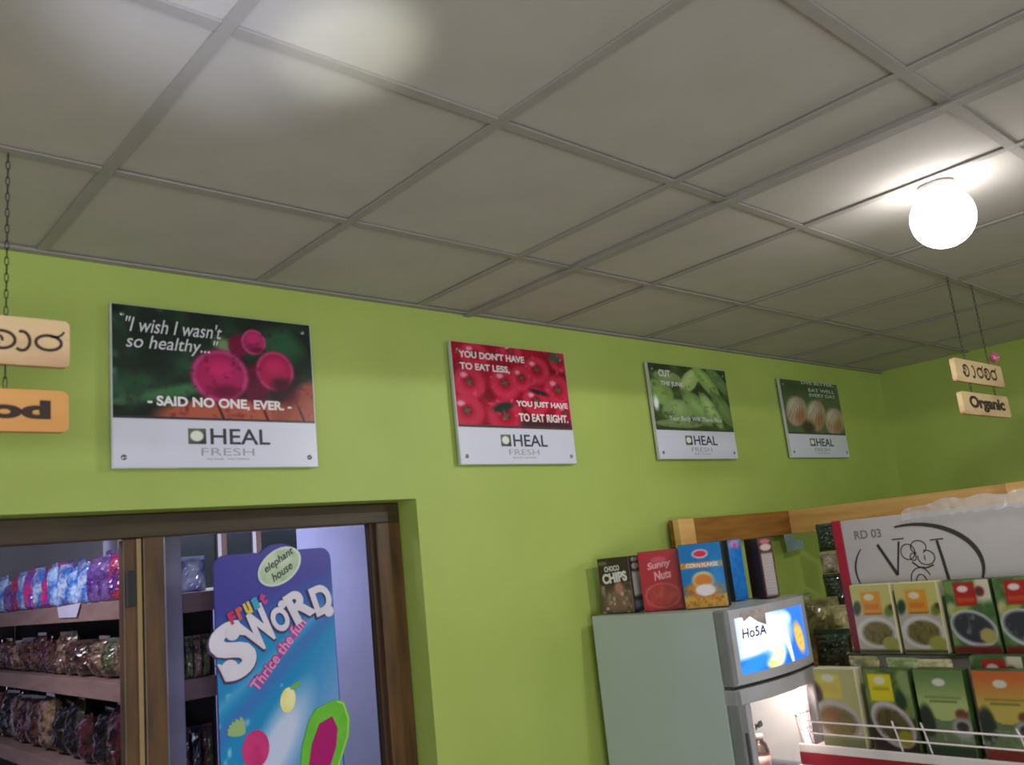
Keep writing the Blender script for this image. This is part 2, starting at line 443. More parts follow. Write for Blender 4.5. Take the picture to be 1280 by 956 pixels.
# tube lamp on the ceiling just outside the frame, whose cool light falls on the tiles
tl = empty('tube_lamp', (-0.26, -1.5, ZC - 0.002), label='cool white fluorescent tube lamp under the ceiling beside the camera', cat='lamp')
box('tube_base', (0, -.03, -0.19), (1.1, 0.03, 0.04), white_metal, tl, 0.004)
for x_ in (-.4, .4): tube('hanger_rod', [(x_, -.03, 0), (x_, -.03, -.17)], .004, white_metal, tl, 6)
tube('lamp_tube', [(-.52, .01, -0.19), (.52, .01, -0.19)], 0.014, emis('tube_glow', (205, 210, 255), TUBE_STRENGTH), tl, 12)

# ============================================================ POSTERS


def screws(p, w, h):
    for x, z in ((0.03, 0.03), (w - 0.03, 0.03), (0.03, h - 0.03), (w - 0.03, h - 0.03)):
        lathe('screw', [(0.0075, 0), (0.0075, 0.002), (0.005, 0.004), (0.0, 0.0045)], steel, p, (x, -0.0285, z), 12, 'Y')


def band(p, w, h):
    b = span('caption_band', 0.003, w - 0.003, -0.0285, -0.0275, 0.003, h * .296, white_pl, p)
    k = h * .296
    P = Print(24, 24, (96, 104, 84))
    P.mix(np.clip((P.u - P.v) * .9 + .35, 0, 1), (52, 52, 58)).ell(.48, .52, .36, .34, (222, 226, 214), soft=.2)
    P.build('logo', w * .335, k * .50, w * .085, k * .33, -0.0295, P_print, b).location.y = -0.0015
    text(b, 'HEAL', w * .44, k * .50, 0, w * .30, k * .34, dark_ink, bold=0.012)
    text(b, 'FRESH', w * .395, k * .26, 0, w * .26, k * .16, grey_ink, bold=-0.004)
    text(b, 'eat fresh . stay healthy', w * .42, k * .155, 0, w * .21, k * .06, grey_ink)
    for o in b.children: o.location -= Vector(b.location) if o.name.startswith('logo') else Vector((b.location.x, 0, b.location.z)); 
    for o in b.children: o.location.y = -0.0008
    return b


def poster(x0, x1, z0, z1, label):
    w, h = x1 - x0, z1 - z0
    p = empty('advertising_board', (x0, 0, z0), label=label, cat='poster', group='framed advertising boards on the green wall')
    span('backing_panel', 0, w, -0.0275, -0.012, 0, h, mat('board_edge', (200, 204, 206), 0.35, metal=0.2), p, 0.002)
    for x in (.08, w - .08):
        for z in (.06, h - .06): span('wall_spacer', x - .012, x + .012, -0.0121, -0.0, z - .012, z + .012, steel, p)
    band(p, w, h)
    return p, w, h


def pic(P, p, w, h): return P.build('picture', 0.004, h * .3, w - 0.008, h * .695, -0.0285, P_gloss, p)


TY = -0.0292
# 1: beetroots in hands
p, w, h = poster(0.748, 1.355, 2.091, 2.547, 'large board picturing red beetroots held in hands on dark leaves')
P = Print(210, 120, (30, 46, 36)); P.noise((46, 84, 58), 6, 4, .35, .8).noise((88, 128, 100), 9, 7, .68, .95).noise((24, 28, 30), 5, 4, .5, .9)
P.ell(.84, .78, .1, .14, (44, 96, 62), 20, .8, .8).ell(.28, .25, .22, .05, (70, 120, 78), 25, .9, .8).ell(.53, .70, .05, .09, (112, 140, 96), 20, .8)
P.ell(.62, .01, .43, .20, (176, 92, 72), 0, .25).ell(.9, .18, .08, .26, (150, 74, 60), -25, .4).ell(.96, .06, .09, .2, (160, 84, 66), -20, .4)
for x in (.50, .73, .93): P.ell(x, .06, .007, .13, (64, 26, 26), 12, .8, .9)
P.ell(.60, .72, .055, .11, (118, 24, 60), 0, .3).ell(.685, .36, .075, .2, (96, 26, 54), 0, .3)
for (cx, cz, rx, rz, c1) in ((.50, .42, .145, .25, (164, 34, 88)), (.79, .50, .105, .2, (168, 30, 78)), (.68, .77, .066, .125, (172, 44, 100))):
    P.ell(cx, cz, rx, rz, c1, 0, .15).ring(cx, cz, rx * .9, rz * .9, (196, 96, 148), .09, 0, .5)
    P.ell(cx + rx * .2, cz - rz * .6, rx * .5, rz * .25, (92, 22, 50), 0, .9, .8).ell(cx, cz + rz * .25, rx * .5, rz * .35, (206, 44, 106), 0, .9, .7)
P.ell(.84, .30, .07, .12, (58, 16, 34), 0, .8, .8)
P.noise((60, 16, 40), 30, 20, .6, .95, .5)
P.rect(0, 1, 0, .02, (60, 58, 70)); pic(P, p, w, h)
iz = h * .3; ih = h * .695
hand = mat('handwriting_ink', (214, 214, 220), 0.5)
text(p, '"I wish I wasn\'t', w * .065, iz + ih * .765, TY, w * .45, ih * .135, hand, shear=.3, bold=.002)
text(p, 'so healthy..."', w * .065, iz + ih * .585, TY, w * .43, ih * .16, hand, shear=.25, bold=.002)
text(p, '- SAID NO ONE, EVER. -', w * .155, iz + ih * .10, TY, w * .71, ih * .105, white_ink, bold=.035)
screws(p, w, h)
# 2: tomatoes
p, w, h = poster(1.919, 2.512, 2.095, 2.55, 'board picturing red tomatoes with white slogan lettering')
P = Print(150, 90, (160, 12, 42)); P.noise((120, 8, 30), 7, 5, .4, .8)
for cx, cz, rx, rz in ((.12, .52, .13, .2), (.42, .54, .13, .2), (.72, .74, .12, .18), (.9, .5, .13, .2), (.57, .62, .1, .16), (.08, .18, .14, .2), (.40, .14, .16, .22), (.18, .86, .12, .16), (.95, .88, .1, .14), (.68, .34, .12, .18), (.95, .2, .1, .16), (.5, .95, .1, .1)):
    P.ell(cx, cz, rx, rz, (190, 16, 52), 0, .2).ring(cx, cz, rx * .72, rz * .72, (206, 96, 124), .4, 0, .35).ell(cx - rx * .3, cz + rz * .45, rx * .22, rz * .16, (236, 178, 196), 20, .8, .8).ell(cx, cz + rz * .05, rx * .3, rz * .3, (122, 24, 44), 0, .9).ell(cx, cz + rz * .05, rx * .26, rz * .06, (92, 84, 66), 25, .6).ell(cx, cz + rz * .05, rx * .06, rz * .26, (92, 84, 66), 15, .6)
P.ell(.38, .25, .1, .05, (40, 44, 40), 30, .6).ell(.72, .46, .09, .03, (44, 30, 36), -20, .8).rect(.52, 1, 0, .12, (62, 40, 48), .06, .8).ell(.9, .93, .05, .06, (60, 84, 60), 0, .8).rect(0, 1, 0, .03, (66, 66, 66))
P.noise((226, 120, 150), 26, 18, .72, .95, .7)
pic(P, p, w, h)
text(p, "YOU DON'T HAVE", w * .06, iz + ih * .815, TY, w * .55, ih * .085, white_ink, bold=.03)
text(p, "TO EAT LESS,", w * .06, iz + ih * .66, TY, w * .41, ih * .095, white_ink, bold=.03)
text(p, "YOU JUST HAVE", w * .50, iz + ih * .25, TY, w * .47, ih * .09, white_ink, bold=.03)
text(p, "TO EAT RIGHT.", w * .51, iz + ih * .085, TY, w * .45, ih * .10, white_ink, bold=.03)
screws(p, w, h)
# 3: cucumbers
p, w, h = poster(3.044, 3.656, 2.113, 2.556, 'board picturing green cucumbers piled together')
P = Print(120, 76, (52, 66, 40)); P.noise((78, 98, 56), 6, 5, .4, .8)
for cx, cz, rx, rz, r, c1 in ((.22, .8, .17, .1, -10, (100, 122, 72)), (.1, .56, .16, .2, 20, (96, 122, 60)), (.5, .78, .1, .22, -30, (128, 148, 88)), (.3, .3, .2, .17, 10, (96, 118, 70)), (.56, .35, .13, .3, 30, (92, 116, 62)), (.72, .78, .09, .3, 28, (104, 132, 66)), (.88, .82, .08, .26, 30, (74, 98, 52)), (.73, .33, .08, .3, 22, (110, 136, 78)), (.9, .35, .1, .3, 22, (72, 94, 48)), (.3, .1, .3, .06, 0, (90, 106, 66))):
    c1 = tuple(min(255, x * 1.15 + 14) for x in c1); P.ell(cx, cz, rx, rz, c1, r, .22).ell(cx - .01, cz + .03, rx * .4, rz * .6, tuple(min(255, x * 1.2) for x in c1), r, .9, .6)
P.ell(.04, .4, .03, .1, (230, 235, 230), 0, .8)  # reflected glint at the left edge, painted into the picture
P.rect(0, 1, 0, .025, (60, 62, 58)).noise((34, 46, 26), 22, 16, .6, .9, .45); pic(P, p, w, h)
text(p, 'CUT', w * .12, iz + ih * .77, TY, w * .14, ih * .10, white_ink, bold=.02)
text(p, 'THE JUNK', w * .13, iz + ih * .62, TY, w * .28, ih * .085, white_ink, bold=.02)
text(p, 'Your Body Will Thank You', w * .18, iz + ih * .11, TY, w * .66, ih * .085, hand, shear=.2, bold=.006)
screws(p, w, h)
# 4: pale onions
p, w, h = poster(4.158, 4.796, 2.12, 2.55, 'small-looking board farthest along the wall picturing pale onions')
P = Print(110, 70, (80, 96, 68)); P.noise((106, 114, 84), 5, 4, .4, .8).rect(.0, 1, .75, 1, (58, 78, 50), .2, .8)
for cx, cz, rx, rz in ((.2, .42, .17, .28), (.52, .36, .16, .3), (.84, .26, .17, .27)):
    P.ell(cx, cz, rx, rz, (170, 148, 124), -15, .2).ell(cx - .03, cz + .1, rx * .6, rz * .5, (202, 194, 176), -15, .9, .8).ell(cx + .05, cz - .1, rx * .45, rz * .5, (150, 96, 64), -15, .9, .7)
    for k in range(-2, 3): P.ell(cx + k * .045, cz, .006, rz * .8, (122, 88, 66), -15 + k * 6, .9, .6)
P.ell(.36, .12, .1, .12, (60, 48, 38), 0, .8); P.rect(0, 1, 0, .03, (56, 60, 54)); pic(P, p, w, h)
text(p, 'LIVE BETTER,', w * .36, iz + ih * .86, TY, w * .56, ih * .06, hand)
text(p, 'EAT WELL', w * .46, iz + ih * .74, TY, w * .46, ih * .06, hand)
text(p, 'EVERY DAY', w * .46, iz + ih * .65, TY, w * .46, ih * .06, hand)
screws(p, w, h)

# ============================================================ HANGING WOODEN SIGNS


def chain(parent, x, z0, z1, name='chain'):
    bm = bmesh.new(); n = int((z0 - z1) / 0.017); step = (z0 - z1) / n
    for k in range(n):
        zc = z0 - (k + .5) * step; a = 0 if k % 2 else math.pi / 2; rx, rz = 0.0035, step * .62
        bm_tube(bm, [(x + rx * math.cos(t) * math.cos(a), rx * math.cos(t) * math.sin(a), zc + rz * math.sin(t)) for t in [2 * math.pi * i / 8 for i in range(8)]], 0.0011, 4, True)
    bmesh.ops.recalc_face_normals(bm, faces=bm.faces)
    return link(name, to_me(bm, name, True), chain_m, parent)


def rounded(x0, x1, z0, z1, r, n=4):
    out = []
    for cx, cz, a in ((x1 - r, z1 - r, 0), (x0 + r, z1 - r, 90), (x0 + r, z0 + r, 180), (x1 - r, z0 + r, 270)):
        out += [(cx + r * math.cos(math.radians(a + 90 * i / n)), cz + r * math.sin(math.radians(a + 90 * i / n))) for i in range(n + 1)]
    return out


def hanging(loc, label, Z, m1, m2, chx, scl=1.0):
    r = empty('hanging_sign', loc, label=label, cat='sign', group='hanging wooden shop signs')
    b1 = plate('sign_board', rounded(-.247, .247, Z[1], Z[0], 0.012), 0.009, -0.009, m1, r)
    b2 = plate('sign_board', rounded(-.245, .245, Z[3], Z[2], 0.014), 0.009, -0.009, m2, r)
    for x in chx:
        chain(r, x, ZC - loc[2] - .004, Z[0] + .004)
        tube('eye_hook', [(x, 0, Z[0] - .004), (x, 0, Z[0] + .004)], 0.004, chain_m, r)
        chain(r, x, Z[1], Z[2])
    return r, b1, b2


LZ = [2.318, 2.221, 2.172, 2.089]
r, b1, b2 = hanging((0.256, -0.543, 0), 'wooden sign on chains at far left lettered Food, cut by the photo edge', LZ, sign_pale, sign_orange, (-.127, .134))


def sinhala_ra(x, z, h, w_):     # round letter with a small flourish on top
    return [(arc(x, z, h * .95, h * .62, 0, 360, 26), w_), (arc(x + h * .55, z + h * .9, h * .6, h * .35, 200, 350, 8, 20), w_ * .7)]


def sinhala_aa(x, z, h, w_): return [(arc(x, z, h * .55, h * .75, 110, -130, 16), w_)]


def sinhala_ha(x, z, h, w_): return [(arc(x, z, h * .95, h * .72, 150, -170, 24), w_), (arc(x - h * .3, z, h * .36, h * .34, 300, -20, 14), w_ * .8)]


cz = (LZ[0] + LZ[1]) / 2
L = sinhala_ra(.208, cz, .0245, .006) + sinhala_aa(.160, cz, .026, .006) + sinhala_ha(.125, cz, .0245, .006) + sinhala_aa(.078, cz, .026, .006) + sinhala_ha(.035, cz, .0245, .006) + sinhala_ra(-.02, cz, .0245, .006)
strokes('lettering', L, burnt, b1, -0.009)
cz = (LZ[2] + LZ[3]) / 2
text(b2, 'Food', .0, cz - .017, -0.009, .212, .038, burnt, bold=.05, depth=.0012)

r, b1, b2 = hanging((3.665, -1.17, 0), 'wooden sign on chains near the ceiling bulb lettered Organic', [2.322, 2.232, 2.192, 2.105], sign_pale, sign_pale, (-.111, .139))
cz = 2.277
L = []
for k, f in enumerate((sinhala_ha, sinhala_aa, sinhala_ra, sinhala_ha, sinhala_ra)):
    L += f(-.15 + k * .073, cz, .03, .009)
strokes('lettering', L, burnt, b1, -0.009)
text(b2, 'Organic', -.18, 2.117, -0.009, .37, .062, burnt, bold=.045, depth=.0012)
bb = lathe('glass_bauble', [(0, -.02), (.012, -.016), (.02, 0), (.016, .012), (.006, .02), (.004, .026)], mat('pink_bauble_glass', (214, 110, 150), 0.12, c2=(120, 30, 60), scale=60, coat=1.0), None, (3.665 + .145, -1.195, 2.346), 12)
tag(bb, 'small shiny pink bauble on top of the hanging Organic sign', 'ornament')

# ============================================================ STANDEE BEHIND THE DOOR FRAME
st = empty('shop_standee', (1.27, 0.115, 0), label='blue ice lolly advertising cutout standing in the doorway', cat='standee')
sx0, sx1, sz1 = 1.075 - 1.27, 1.462 - 1.27, 1.852
SZ0 = 0.55
out = [(sx0, SZ0), (sx1 + .01, SZ0), (sx1, sz1 - .035)] + arc(sx1 - .035, sz1 - .035, .035, .035, 0, 90, 5)[1:] + [(0.085, sz1)] + arc(0.012, sz1 - .05, .085, .072, 38, 142, 12)[0:] + [(-.06, sz1)] + arc(sx0 + .035, sz1 - .035, .035, .035, 90, 180, 5)
board = plate('cutout_board', out, 0.012, 0.004, mat('standee_card', (60, 56, 140), 0.5), st)
tube('easel_leg', [(0, 0.013, 1.2), (0, 0.016, 0)], 0.006, chain_m, st)
P = Print(110, 200, (60, 54, 150))
Zs0, Zs1 = 1.15, 1.924
vv = Zs0 + P.v * (Zs1 - Zs0); uu = P.u * (sx1 - sx0 + .0)
P.mix(np.clip((1.74 - vv + (P.u - .5) * .1) / .14, 0, 1), (26, 132, 190))
P.mix(np.clip((1.42 - vv + (P.u - .5) * .45) / .22, 0, 1) * .75, (128, 160, 214))
P.mix(np.clip(1 - np.abs(P.v - .35 - P.u * .35) / .04, 0, 1) * .35, (150, 190, 230)).mix(np.clip(1 - np.abs(P.v - .25 - P.u * .4) / .06, 0, 1) * .5, (92, 90, 180))
P.ell(.45, .18, .3, .1, (206, 210, 236), 30, .9, .9).ell(.2, .02, .25, .07, (226, 196, 220), 0, .9, .9).noise((210, 225, 245), 14, 20, .78, .95, .6, (P.v < .4))
inside = np.ones_like(P.u, bool); X = sx0 + P.u * (sx1 - sx0)
top = np.full_like(X, sz1)
top = np.where(np.abs(X - .012) < .085, np.maximum(sz1, sz1 - .05 + .072 * np.sqrt(np.clip(1 - ((X - .012) / .085) ** 2, 0, 1))), top)
ce = np.minimum(X - sx0, sx1 - X); top = np.where(ce < .035, sz1 - .035 + np.sqrt(np.clip(.035 ** 2 - (.035 - ce) ** 2, 0, 1)), top)
P.mask = vv <= top - .001
P.build('picture', sx0, Zs0, sx1 - sx0, Zs1 - Zs0, 0.0032, P_print, st)
ov = plate('logo_oval', arc(.012, 1.805, .078, .052, 0, 360, 28, 28)[:-1], .003, -.001, mat('oval_rim', (206, 216, 212), .4), st)
plate('oval_field', arc(.012, 1.805, .070, .045, 0, 360, 28, 28)[:-1], -.0011, -.002, mat('oval_green', (150, 178, 132), .4, c2=(196, 210, 186), scale=20), ov)
text(ov, 'elephant', -.046, 1.808, -.002, .112, .030, dark_ink, rot=.52, bold=.02, shear=.3)
text(ov, 'house', -.022, 1.776, -.002, .078, .026, dark_ink, rot=.52, bold=.02, shear=.3)
sil = mat('lolly_white', (222, 216, 232), .4); shd = mat('logo_shadow_purple', (72, 50, 96), .5)
glyph = [('S', -.148, 1.578, .118, .165, .42), ('W', -.066, 1.628, .105, .115, .62), ('O', .004, 1.648, .056, .076, .5), ('R', .072, 1.684, .082, .098, .45), ('D', .148, 1.692, .068, .092, .3)]
for k, (ch, gx, gz, gw, gh, rr) in enumerate(glyph):
    text(st, ch, gx - gw / 2 - .005, gz - gh / 2 - .008, .0015 - k * .0001, gw + .008, gh + .008, shd, 'letter_shadow', bold=.055, rot=rr, depth=.0003)
for k, (ch, gx, gz, gw, gh, rr) in enumerate(glyph):
    text(st, ch, gx - gw / 2, gz - gh / 2, -.001 - k * .0004, gw, gh, sil, 'letter', bold=.05, rot=rr, depth=.0004)
for k, (x_, z_, r_) in enumerate(((-.148, 1.628, .022), (-.16, 1.528, .026), (.012, 1.690, .013), (.172, 1.652, .017))):
    plate('letter_curl', arc(x_, z_, r_, r_, 0, 360, 18)[:-1], .0002, -.0028, sil, st)
for i, (ch, c_) in enumerate(zip('Fruit', ((206, 40, 76), (222, 90, 60), (226, 200, 60), (60, 160, 200), (196, 60, 140)))):
    text(st, ch, -.158 + i * .0245, 1.652 + i * .011, -.0034, .021, .036, mat('fruit_ink_%d' % i, c_, .4), 'letter', bold=.05, rot=.4)
pk = mat('pink_lettering', (226, 150, 206), .4); mg = mat('magenta_lettering', (190, 60, 150), .4)
text(st, 'Thrice the fun', -.130, 1.530, .0012, .25, .040, mg, rot=.80, bold=.09)
text(st, 'Thrice the fun', -.128, 1.532, .0000, .246, .034, pk, rot=.80, bold=.02)
text(st, 'Three times yummy', -.105, 1.522, .0008, .20, .026, mg, rot=.80, bold=.03)
lem = plate('lemon_picture', arc(.018, 1.411, .025, .036, 0, 360, 16, -10)[:-1], .003, .001, mat('lemon_yellow', (222, 214, 90), .4, c2=(240, 236, 180), scale=14), st)
plate('lemon_leaf', arc(.045, 1.448, .02, .008, 0, 360, 10, 20)[:-1], .003, .0005, mat('leaf_green', (110, 170, 80), .5), st)
br = plate('berry_picture', arc(-.09, 1.295, .042, .052, 0, 360, 20)[:-1], .003, .001, mat('berry_pink', (188, 34, 110), .4, c2=(206, 56, 126), scale=20), st)
for k in range(6):
    a = 100 + k * 14
    plate('berry_leaf', arc(-.105 + .045 * math.cos(math.radians(a + 20)), 1.345 + .022 * math.sin(math.radians(a)), .026, .008, 0, 360, 10, a)[:-1], .003, .0008 - k * .0001, mat('leaf_pale', (150, 180, 120), .5), st)
pop = plate('lolly_picture', [(.04, 1.17), (.055, 1.27), (.085, 1.345), (.11, 1.37), (.175, 1.384), (.205, 1.374), (.222, 1.32), (.215, 1.27), (.165, 1.17)], .004, -.003, mat('lolly_green', (92, 178, 52), .35, c2=(112, 192, 60), scale=14), st)
plate('lolly_core', [(.062, 1.17), (.085, 1.27), (.115, 1.325), (.16, 1.338), (.176, 1.30), (.168, 1.25), (.13, 1.17)], -.003, -.005, mat('lolly_magenta', (176, 20, 112), .35), pop)
strokes('lolly_edge', [([(.18, 1.378), (.202, 1.368), (.216, 1.32), (.209, 1.27), (.165, 1.18)], .006)], mat('lolly_lime', (168, 216, 96), .35), pop, -.0032)

# ============================================================ PACKETS


def packet_mesh(w, h, d, seed, nx=14, ny=18, crinkle=.12):
    rs = np.random.RandomState(seed); u, v = np.meshgrid(np.linspace(-1, 1, nx), np.linspace(-1, 1, ny))
    prof = (1 - np.abs(u) ** 2.6) * (1 - np.abs(v) ** 4)
    prof = np.clip(prof, 0, 1) ** .6
    ripple = np.zeros_like(u)
    for _ in range(5):
        a, b, ph = rs.uniform(-7, 7), rs.uniform(-7, 7), rs.uniform(0, 6)
        ripple += np.sin(a * u + b * v + ph) / 5
    ripple += .5 * rs.uniform(-1, 1, u.shape)
    bm = bmesh.new(); F, B = [], []
    for j in range(ny):
        fr, br_ = [], []
        for i in range(nx):
            x = u[j, i] * w / 2 * (1 - .06 * (1 - v[j, i] ** 2)) ; z = (v[j, i] + 1) * h / 2
            y = prof[j, i] * d / 2 * (1 + crinkle * 2.2 * ripple[j, i]) + .0008
            fr.append(bm.verts.new((x, -y, z)))
            br_.append(bm.verts.new((x, y, z)))
        F.append(fr); B.append(br_)
    for j in range(ny - 1):
        for i in range(nx - 1):
            bm.faces.new((F[j][i], F[j][i + 1], F[j + 1][i + 1], F[j + 1][i])); bm.faces.new((B[j][i + 1], B[j][i], B[j + 1][i], B[j + 1][i + 1]))
        bm.faces.new((F[j][0], F[j + 1][0], B[j + 1][0], B[j][0])); bm.faces.new((F[j][-1], B[j][-1], B[j + 1][-1], F[j + 1][-1]))
    for i in range(nx - 1):
        bm.faces.new((F[0][i], B[0][i], B[0][i + 1], F[0][i + 1])); bm.faces.new((F[-1][i], F[-1][i + 1], B[-1][i + 1], B[-1][i]))
    bmesh.ops.recalc_face_normals(bm, faces=bm.faces)
    return to_me(bm, 'pouch', False)


def film(name, c, c2, scale=18, rough=.2):
    return mat(name, c, rough, c2=c2, scale=scale, coat=1.0, bump=.6, bscale=45, lo=.42, hi=.58)


def packet(name, loc, rz, w, h, d, m, label, cat, group, seed, tilt=0.0, sealm=None):
    r = empty(name, loc, rz, label=label, cat=cat, group=group); r.rotation_euler = (tilt, 0, rz)
    link('pouch', packet_mesh(w, h, d, seed), m, r)
    box('top_seal', (0, 0, h + .005), (w * .96, .003, .014), sealm or m, r)
    return r


ordw = ['first', 'second', 'third', 'fourth', 'fifth', 'sixth', 'seventh', 'eighth', 'ninth', 'tenth', 'eleventh', 'twelfth', 'thirteenth', 'fourteenth', 'fifteenth', 'sixteenth', 'seventeenth', 'eighteenth', 'nineteenth']
# ---- storeroom shelf: front x = 0.98, end y = 0.35
sh = empty('storeroom_shelf', (1.12, 1.2, 0), label='pale wooden storeroom shelf unit seen through the doorway', cat='shelf')
SX0, SX1, SY0, SY1 = 0.98, 1.18, 0.36, 2.875
for zt, th in ((1.755, .060), (1.495, .060), (1.19, .06), (0.75, .06), (0.3, .06)):
    span('shelf_board', SX0 + .012 - 1.12, SX1 - 1.12, SY0 + .012 - 1.2, SY1 - 1.2, zt - .02, zt - .002, pine, sh)
    span('shelf_fascia', SX0 - 1.12, SX0 + .011 - 1.12, SY0 - 1.2, SY1 - 1.2, zt - th, zt, pine, sh, .002)
    span('shelf_end', SX0 + .013 - 1.12, SX1 - 1.12, SY0 - 1.2, SY0 + .011 - 1.2, zt - th, zt, pine, sh, .002)
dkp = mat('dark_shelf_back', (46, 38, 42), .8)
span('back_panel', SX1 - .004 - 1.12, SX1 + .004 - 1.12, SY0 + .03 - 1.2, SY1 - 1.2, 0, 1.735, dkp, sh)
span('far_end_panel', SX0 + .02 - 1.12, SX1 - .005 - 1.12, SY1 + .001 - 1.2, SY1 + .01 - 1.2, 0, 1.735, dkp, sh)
reflect_m = mat('glass_edge_reflection', (168, 160, 176), .6, c2=(132, 122, 134), scale=4)
span('shelf_post_or_glint', 1.012 - 1.12, 1.062 - 1.12, SY0 - .034 - 1.2, SY0 - .002 - 1.2, 0, 2.3, reflect_m, sh, .003)  # lilac upright added in place of a reflection along the glass edge
for X_, Y_ in ((SX1 - .008, SY0 - .024), (SX1 - .03, SY1 + .011), (SX0 + .0, SY1 + .011)):
    span('shelf_post_or_glint', X_ - 1.12, X_ + .03 - 1.12, Y_ - 1.2, Y_ + .022 - 1.2, 0, 1.76, pine, sh, .003)
blues = [film('blue_film', (40, 110, 200), (170, 200, 240)), film('purple_film', (78, 40, 120), (120, 86, 160)), film('pink_film', (214, 40, 120), (110, 60, 170)),
         film('white_blue_film', (190, 210, 240), (50, 100, 190)), film('violet_red_film', (92, 50, 130), (190, 40, 60)), film('navy_film', (24, 44, 120), (120, 130, 190)), film('silver_film', (190, 170, 180), (110, 90, 130))]
names = ['blue', 'purple', 'pink', 'white and blue', 'violet and red', 'navy', 'silvery']
seq = [6, 5, 6, 4, 1, 1, 3, 0, 3, 0, 2, 3, 2, 0, 4, 1, 0, 2]
y = 0.44
for i, k in enumerate(seq):
    h_ = random.uniform(.13, .17)
    packet('snack_packet', (SX0 + .055 + random.uniform(0, .01), y, 1.756), math.radians(-90 + random.uniform(-14, 14)), .115, h_, .05, blues[k],
           names[k] + ' snack packet, %s in front row of the top storeroom shelf' % ordw[i], 'packet', 'snack packets on the top storeroom shelf', 20 + i, random.uniform(-.06, .04))
    y += .128
y = 0.86
for i, k in enumerate([1, 5, 1, 4, 5, 1, 2, 2, 1, 5, 1]):
    packet('snack_packet', (SX0 + .135, y, 1.756), math.radians(-90 + random.uniform(-12, 12)), .13, random.uniform(.165, .185), .06, blues[k],
           names[k] + ' snack packet, %s in back row of the top storeroom shelf' % ordw[i], 'packet', 'snack packets on the top storeroom shelf', 60 + i, 0)
    y += .16
packet('snack_packet', (1.125, .40, 1.756), math.radians(-10), .08, .10, .03, film('white_red_film', (214, 214, 232), (60, 70, 160), 9), 'white, red and blue packet alone on the end of the top storeroom shelf', 'packet', 'snack packets on the top storeroom shelf', 90)
gb = span('wall_board', 0.55, 1.62, YB - .014, YB - .001, 1.78, 2.35, mat('grey_wall_board', (84, 84, 92), .5, c2=(74, 76, 84)), None, .003); tag(gb, 'plain dark grey board on the storeroom wall above the snack packets', 'board')
# white paper sheet on the top shelf edge
pp = plate('price_paper', [(-.10, -.028), (.12, -.03), (.17, .02), (-.12, .012)], .0006, -.0006, mat('white_paper', (196, 190, 214), .6), None)
pp.location = (SX0 - .006, 1.21, 1.742); pp.rotation_euler = (0, 0, math.radians(-90)); tag(pp, 'white paper sheet hanging over the top storeroom shelf edge', 'paper')
browns = [film('brown_bag', (84, 54, 46), (36, 22, 26), 26), film('dark_maroon_bag', (78, 34, 46), (30, 16, 26), 26), film('tan_bag', (136, 108, 88), (60, 42, 38), 26), film('black_bag', (30, 24, 32), (14, 12, 18), 20), film('green_bag', (96, 104, 66), (44, 44, 34), 26)]
bn = ['brown', 'dark maroon', 'tan', 'black', 'olive green']
y = 0.49
for i, k in enumerate([4, 3, 2, 4, 2, 0, 0, 2, 0, 1, 0, 0, 2, 1, 0, 3]):
    packet('dried_food_bag', (SX0 + .065, y, 1.496), math.radians(-90 + random.uniform(-20, 20)), .13, random.uniform(.11, .15), .075, browns[k],
           bn[k] + ' dried food bag on the middle storeroom shelf, %s from the door' % ordw[i], 'bag', 'dried food bags on the middle storeroom shelf', 120 + i, random.uniform(-.1, .05))
    y += .138
for i in range(4):
    packet('dried_food_bag', (1.076 + i * .027, .393, 1.496), math.radians(random.uniform(-6, 6)), .025, .115, .022, browns[4] if i % 2 else browns[2],
           'narrow %s bag at the shelf end seen behind the glass, %s from left' % (('olive green', 'tan')[(i + 1) % 2], ordw[i]), 'bag', 'dried food bags on the middle storeroom shelf', 160 + i)
y = 0.52
for i, k in enumerate([1, 0, 1, 3, 1, 3, 3, 2, 0, 1, 0, 3, 1]):
    packet('dried_food_bag', (SX0 + .08, y, 1.192), math.radians(-90 + random.uniform(-14, 14)), .155, random.uniform(.16, .21), .09, browns[k],
           bn[k] + ' dried food bag on the lower storeroom shelf, %s from the door' % ordw[i], 'bag', 'dried food bags on the lower storeroom shelf', 180 + i, random.uniform(-.1, .05))
    y += .172
for i in range(3):
    packet('dried_food_bag', (1.082 + i * .036, .395, 1.192), math.radians(random.uniform(-6, 6)), .033, .15, .024, browns[3] if i % 2 else browns[0],
           'slim %s bag at the lower shelf end behind the glass, %s from left' % (('brown', 'black')[i % 2], ordw[i]), 'bag', 'dried food bags on the lower storeroom shelf', 210 + i)

# ============================================================ FRIDGE
fx, fy = 2.71, -0.34
fr = empty('display_fridge', (fx, fy, 0), label='grey upright display fridge with a lit picture panel, under the cereal boxes', cat='fridge')
X0, X1, Y0, Y1 = 2.455 - fx, 2.96 - fx, -0.61 - fy, -0.06 - fy
span('side_panel', X0, X0 + .03, Y0, Y1, .04, 1.51, fridge_m, fr, .004)
span('side_panel', X1 - .03, X1, Y0, Y1, .04, 1.51, fridge_m, fr, .004)
span('back_panel', X0 + .031, X1 - .031, Y1 - .03, Y1, .04, 1.495, liner, fr)
span('top_panel', X0 + .031, X1 - .031, Y0, Y1 - .001, 1.475, 1.509, fridge_m, fr)
span('bottom_panel', X0 + .031, X1 - .031, Y0, Y1 - .031, .04, .12, liner, fr)
span('header_floor', X0 + .031, X1 - .031, Y0, Y1 - .031, 1.245, 1.27, liner, fr)
span('inner_shelf', X0 + .04, X1 - .04, Y0 + .03, Y1 - .04, .93, .936, glass_m, fr)
tube('shelf_rim', [(X0 + .04, Y0 + .03, .933), (X1 - .04, Y0 + .03, .933)], .004, white_metal, fr)
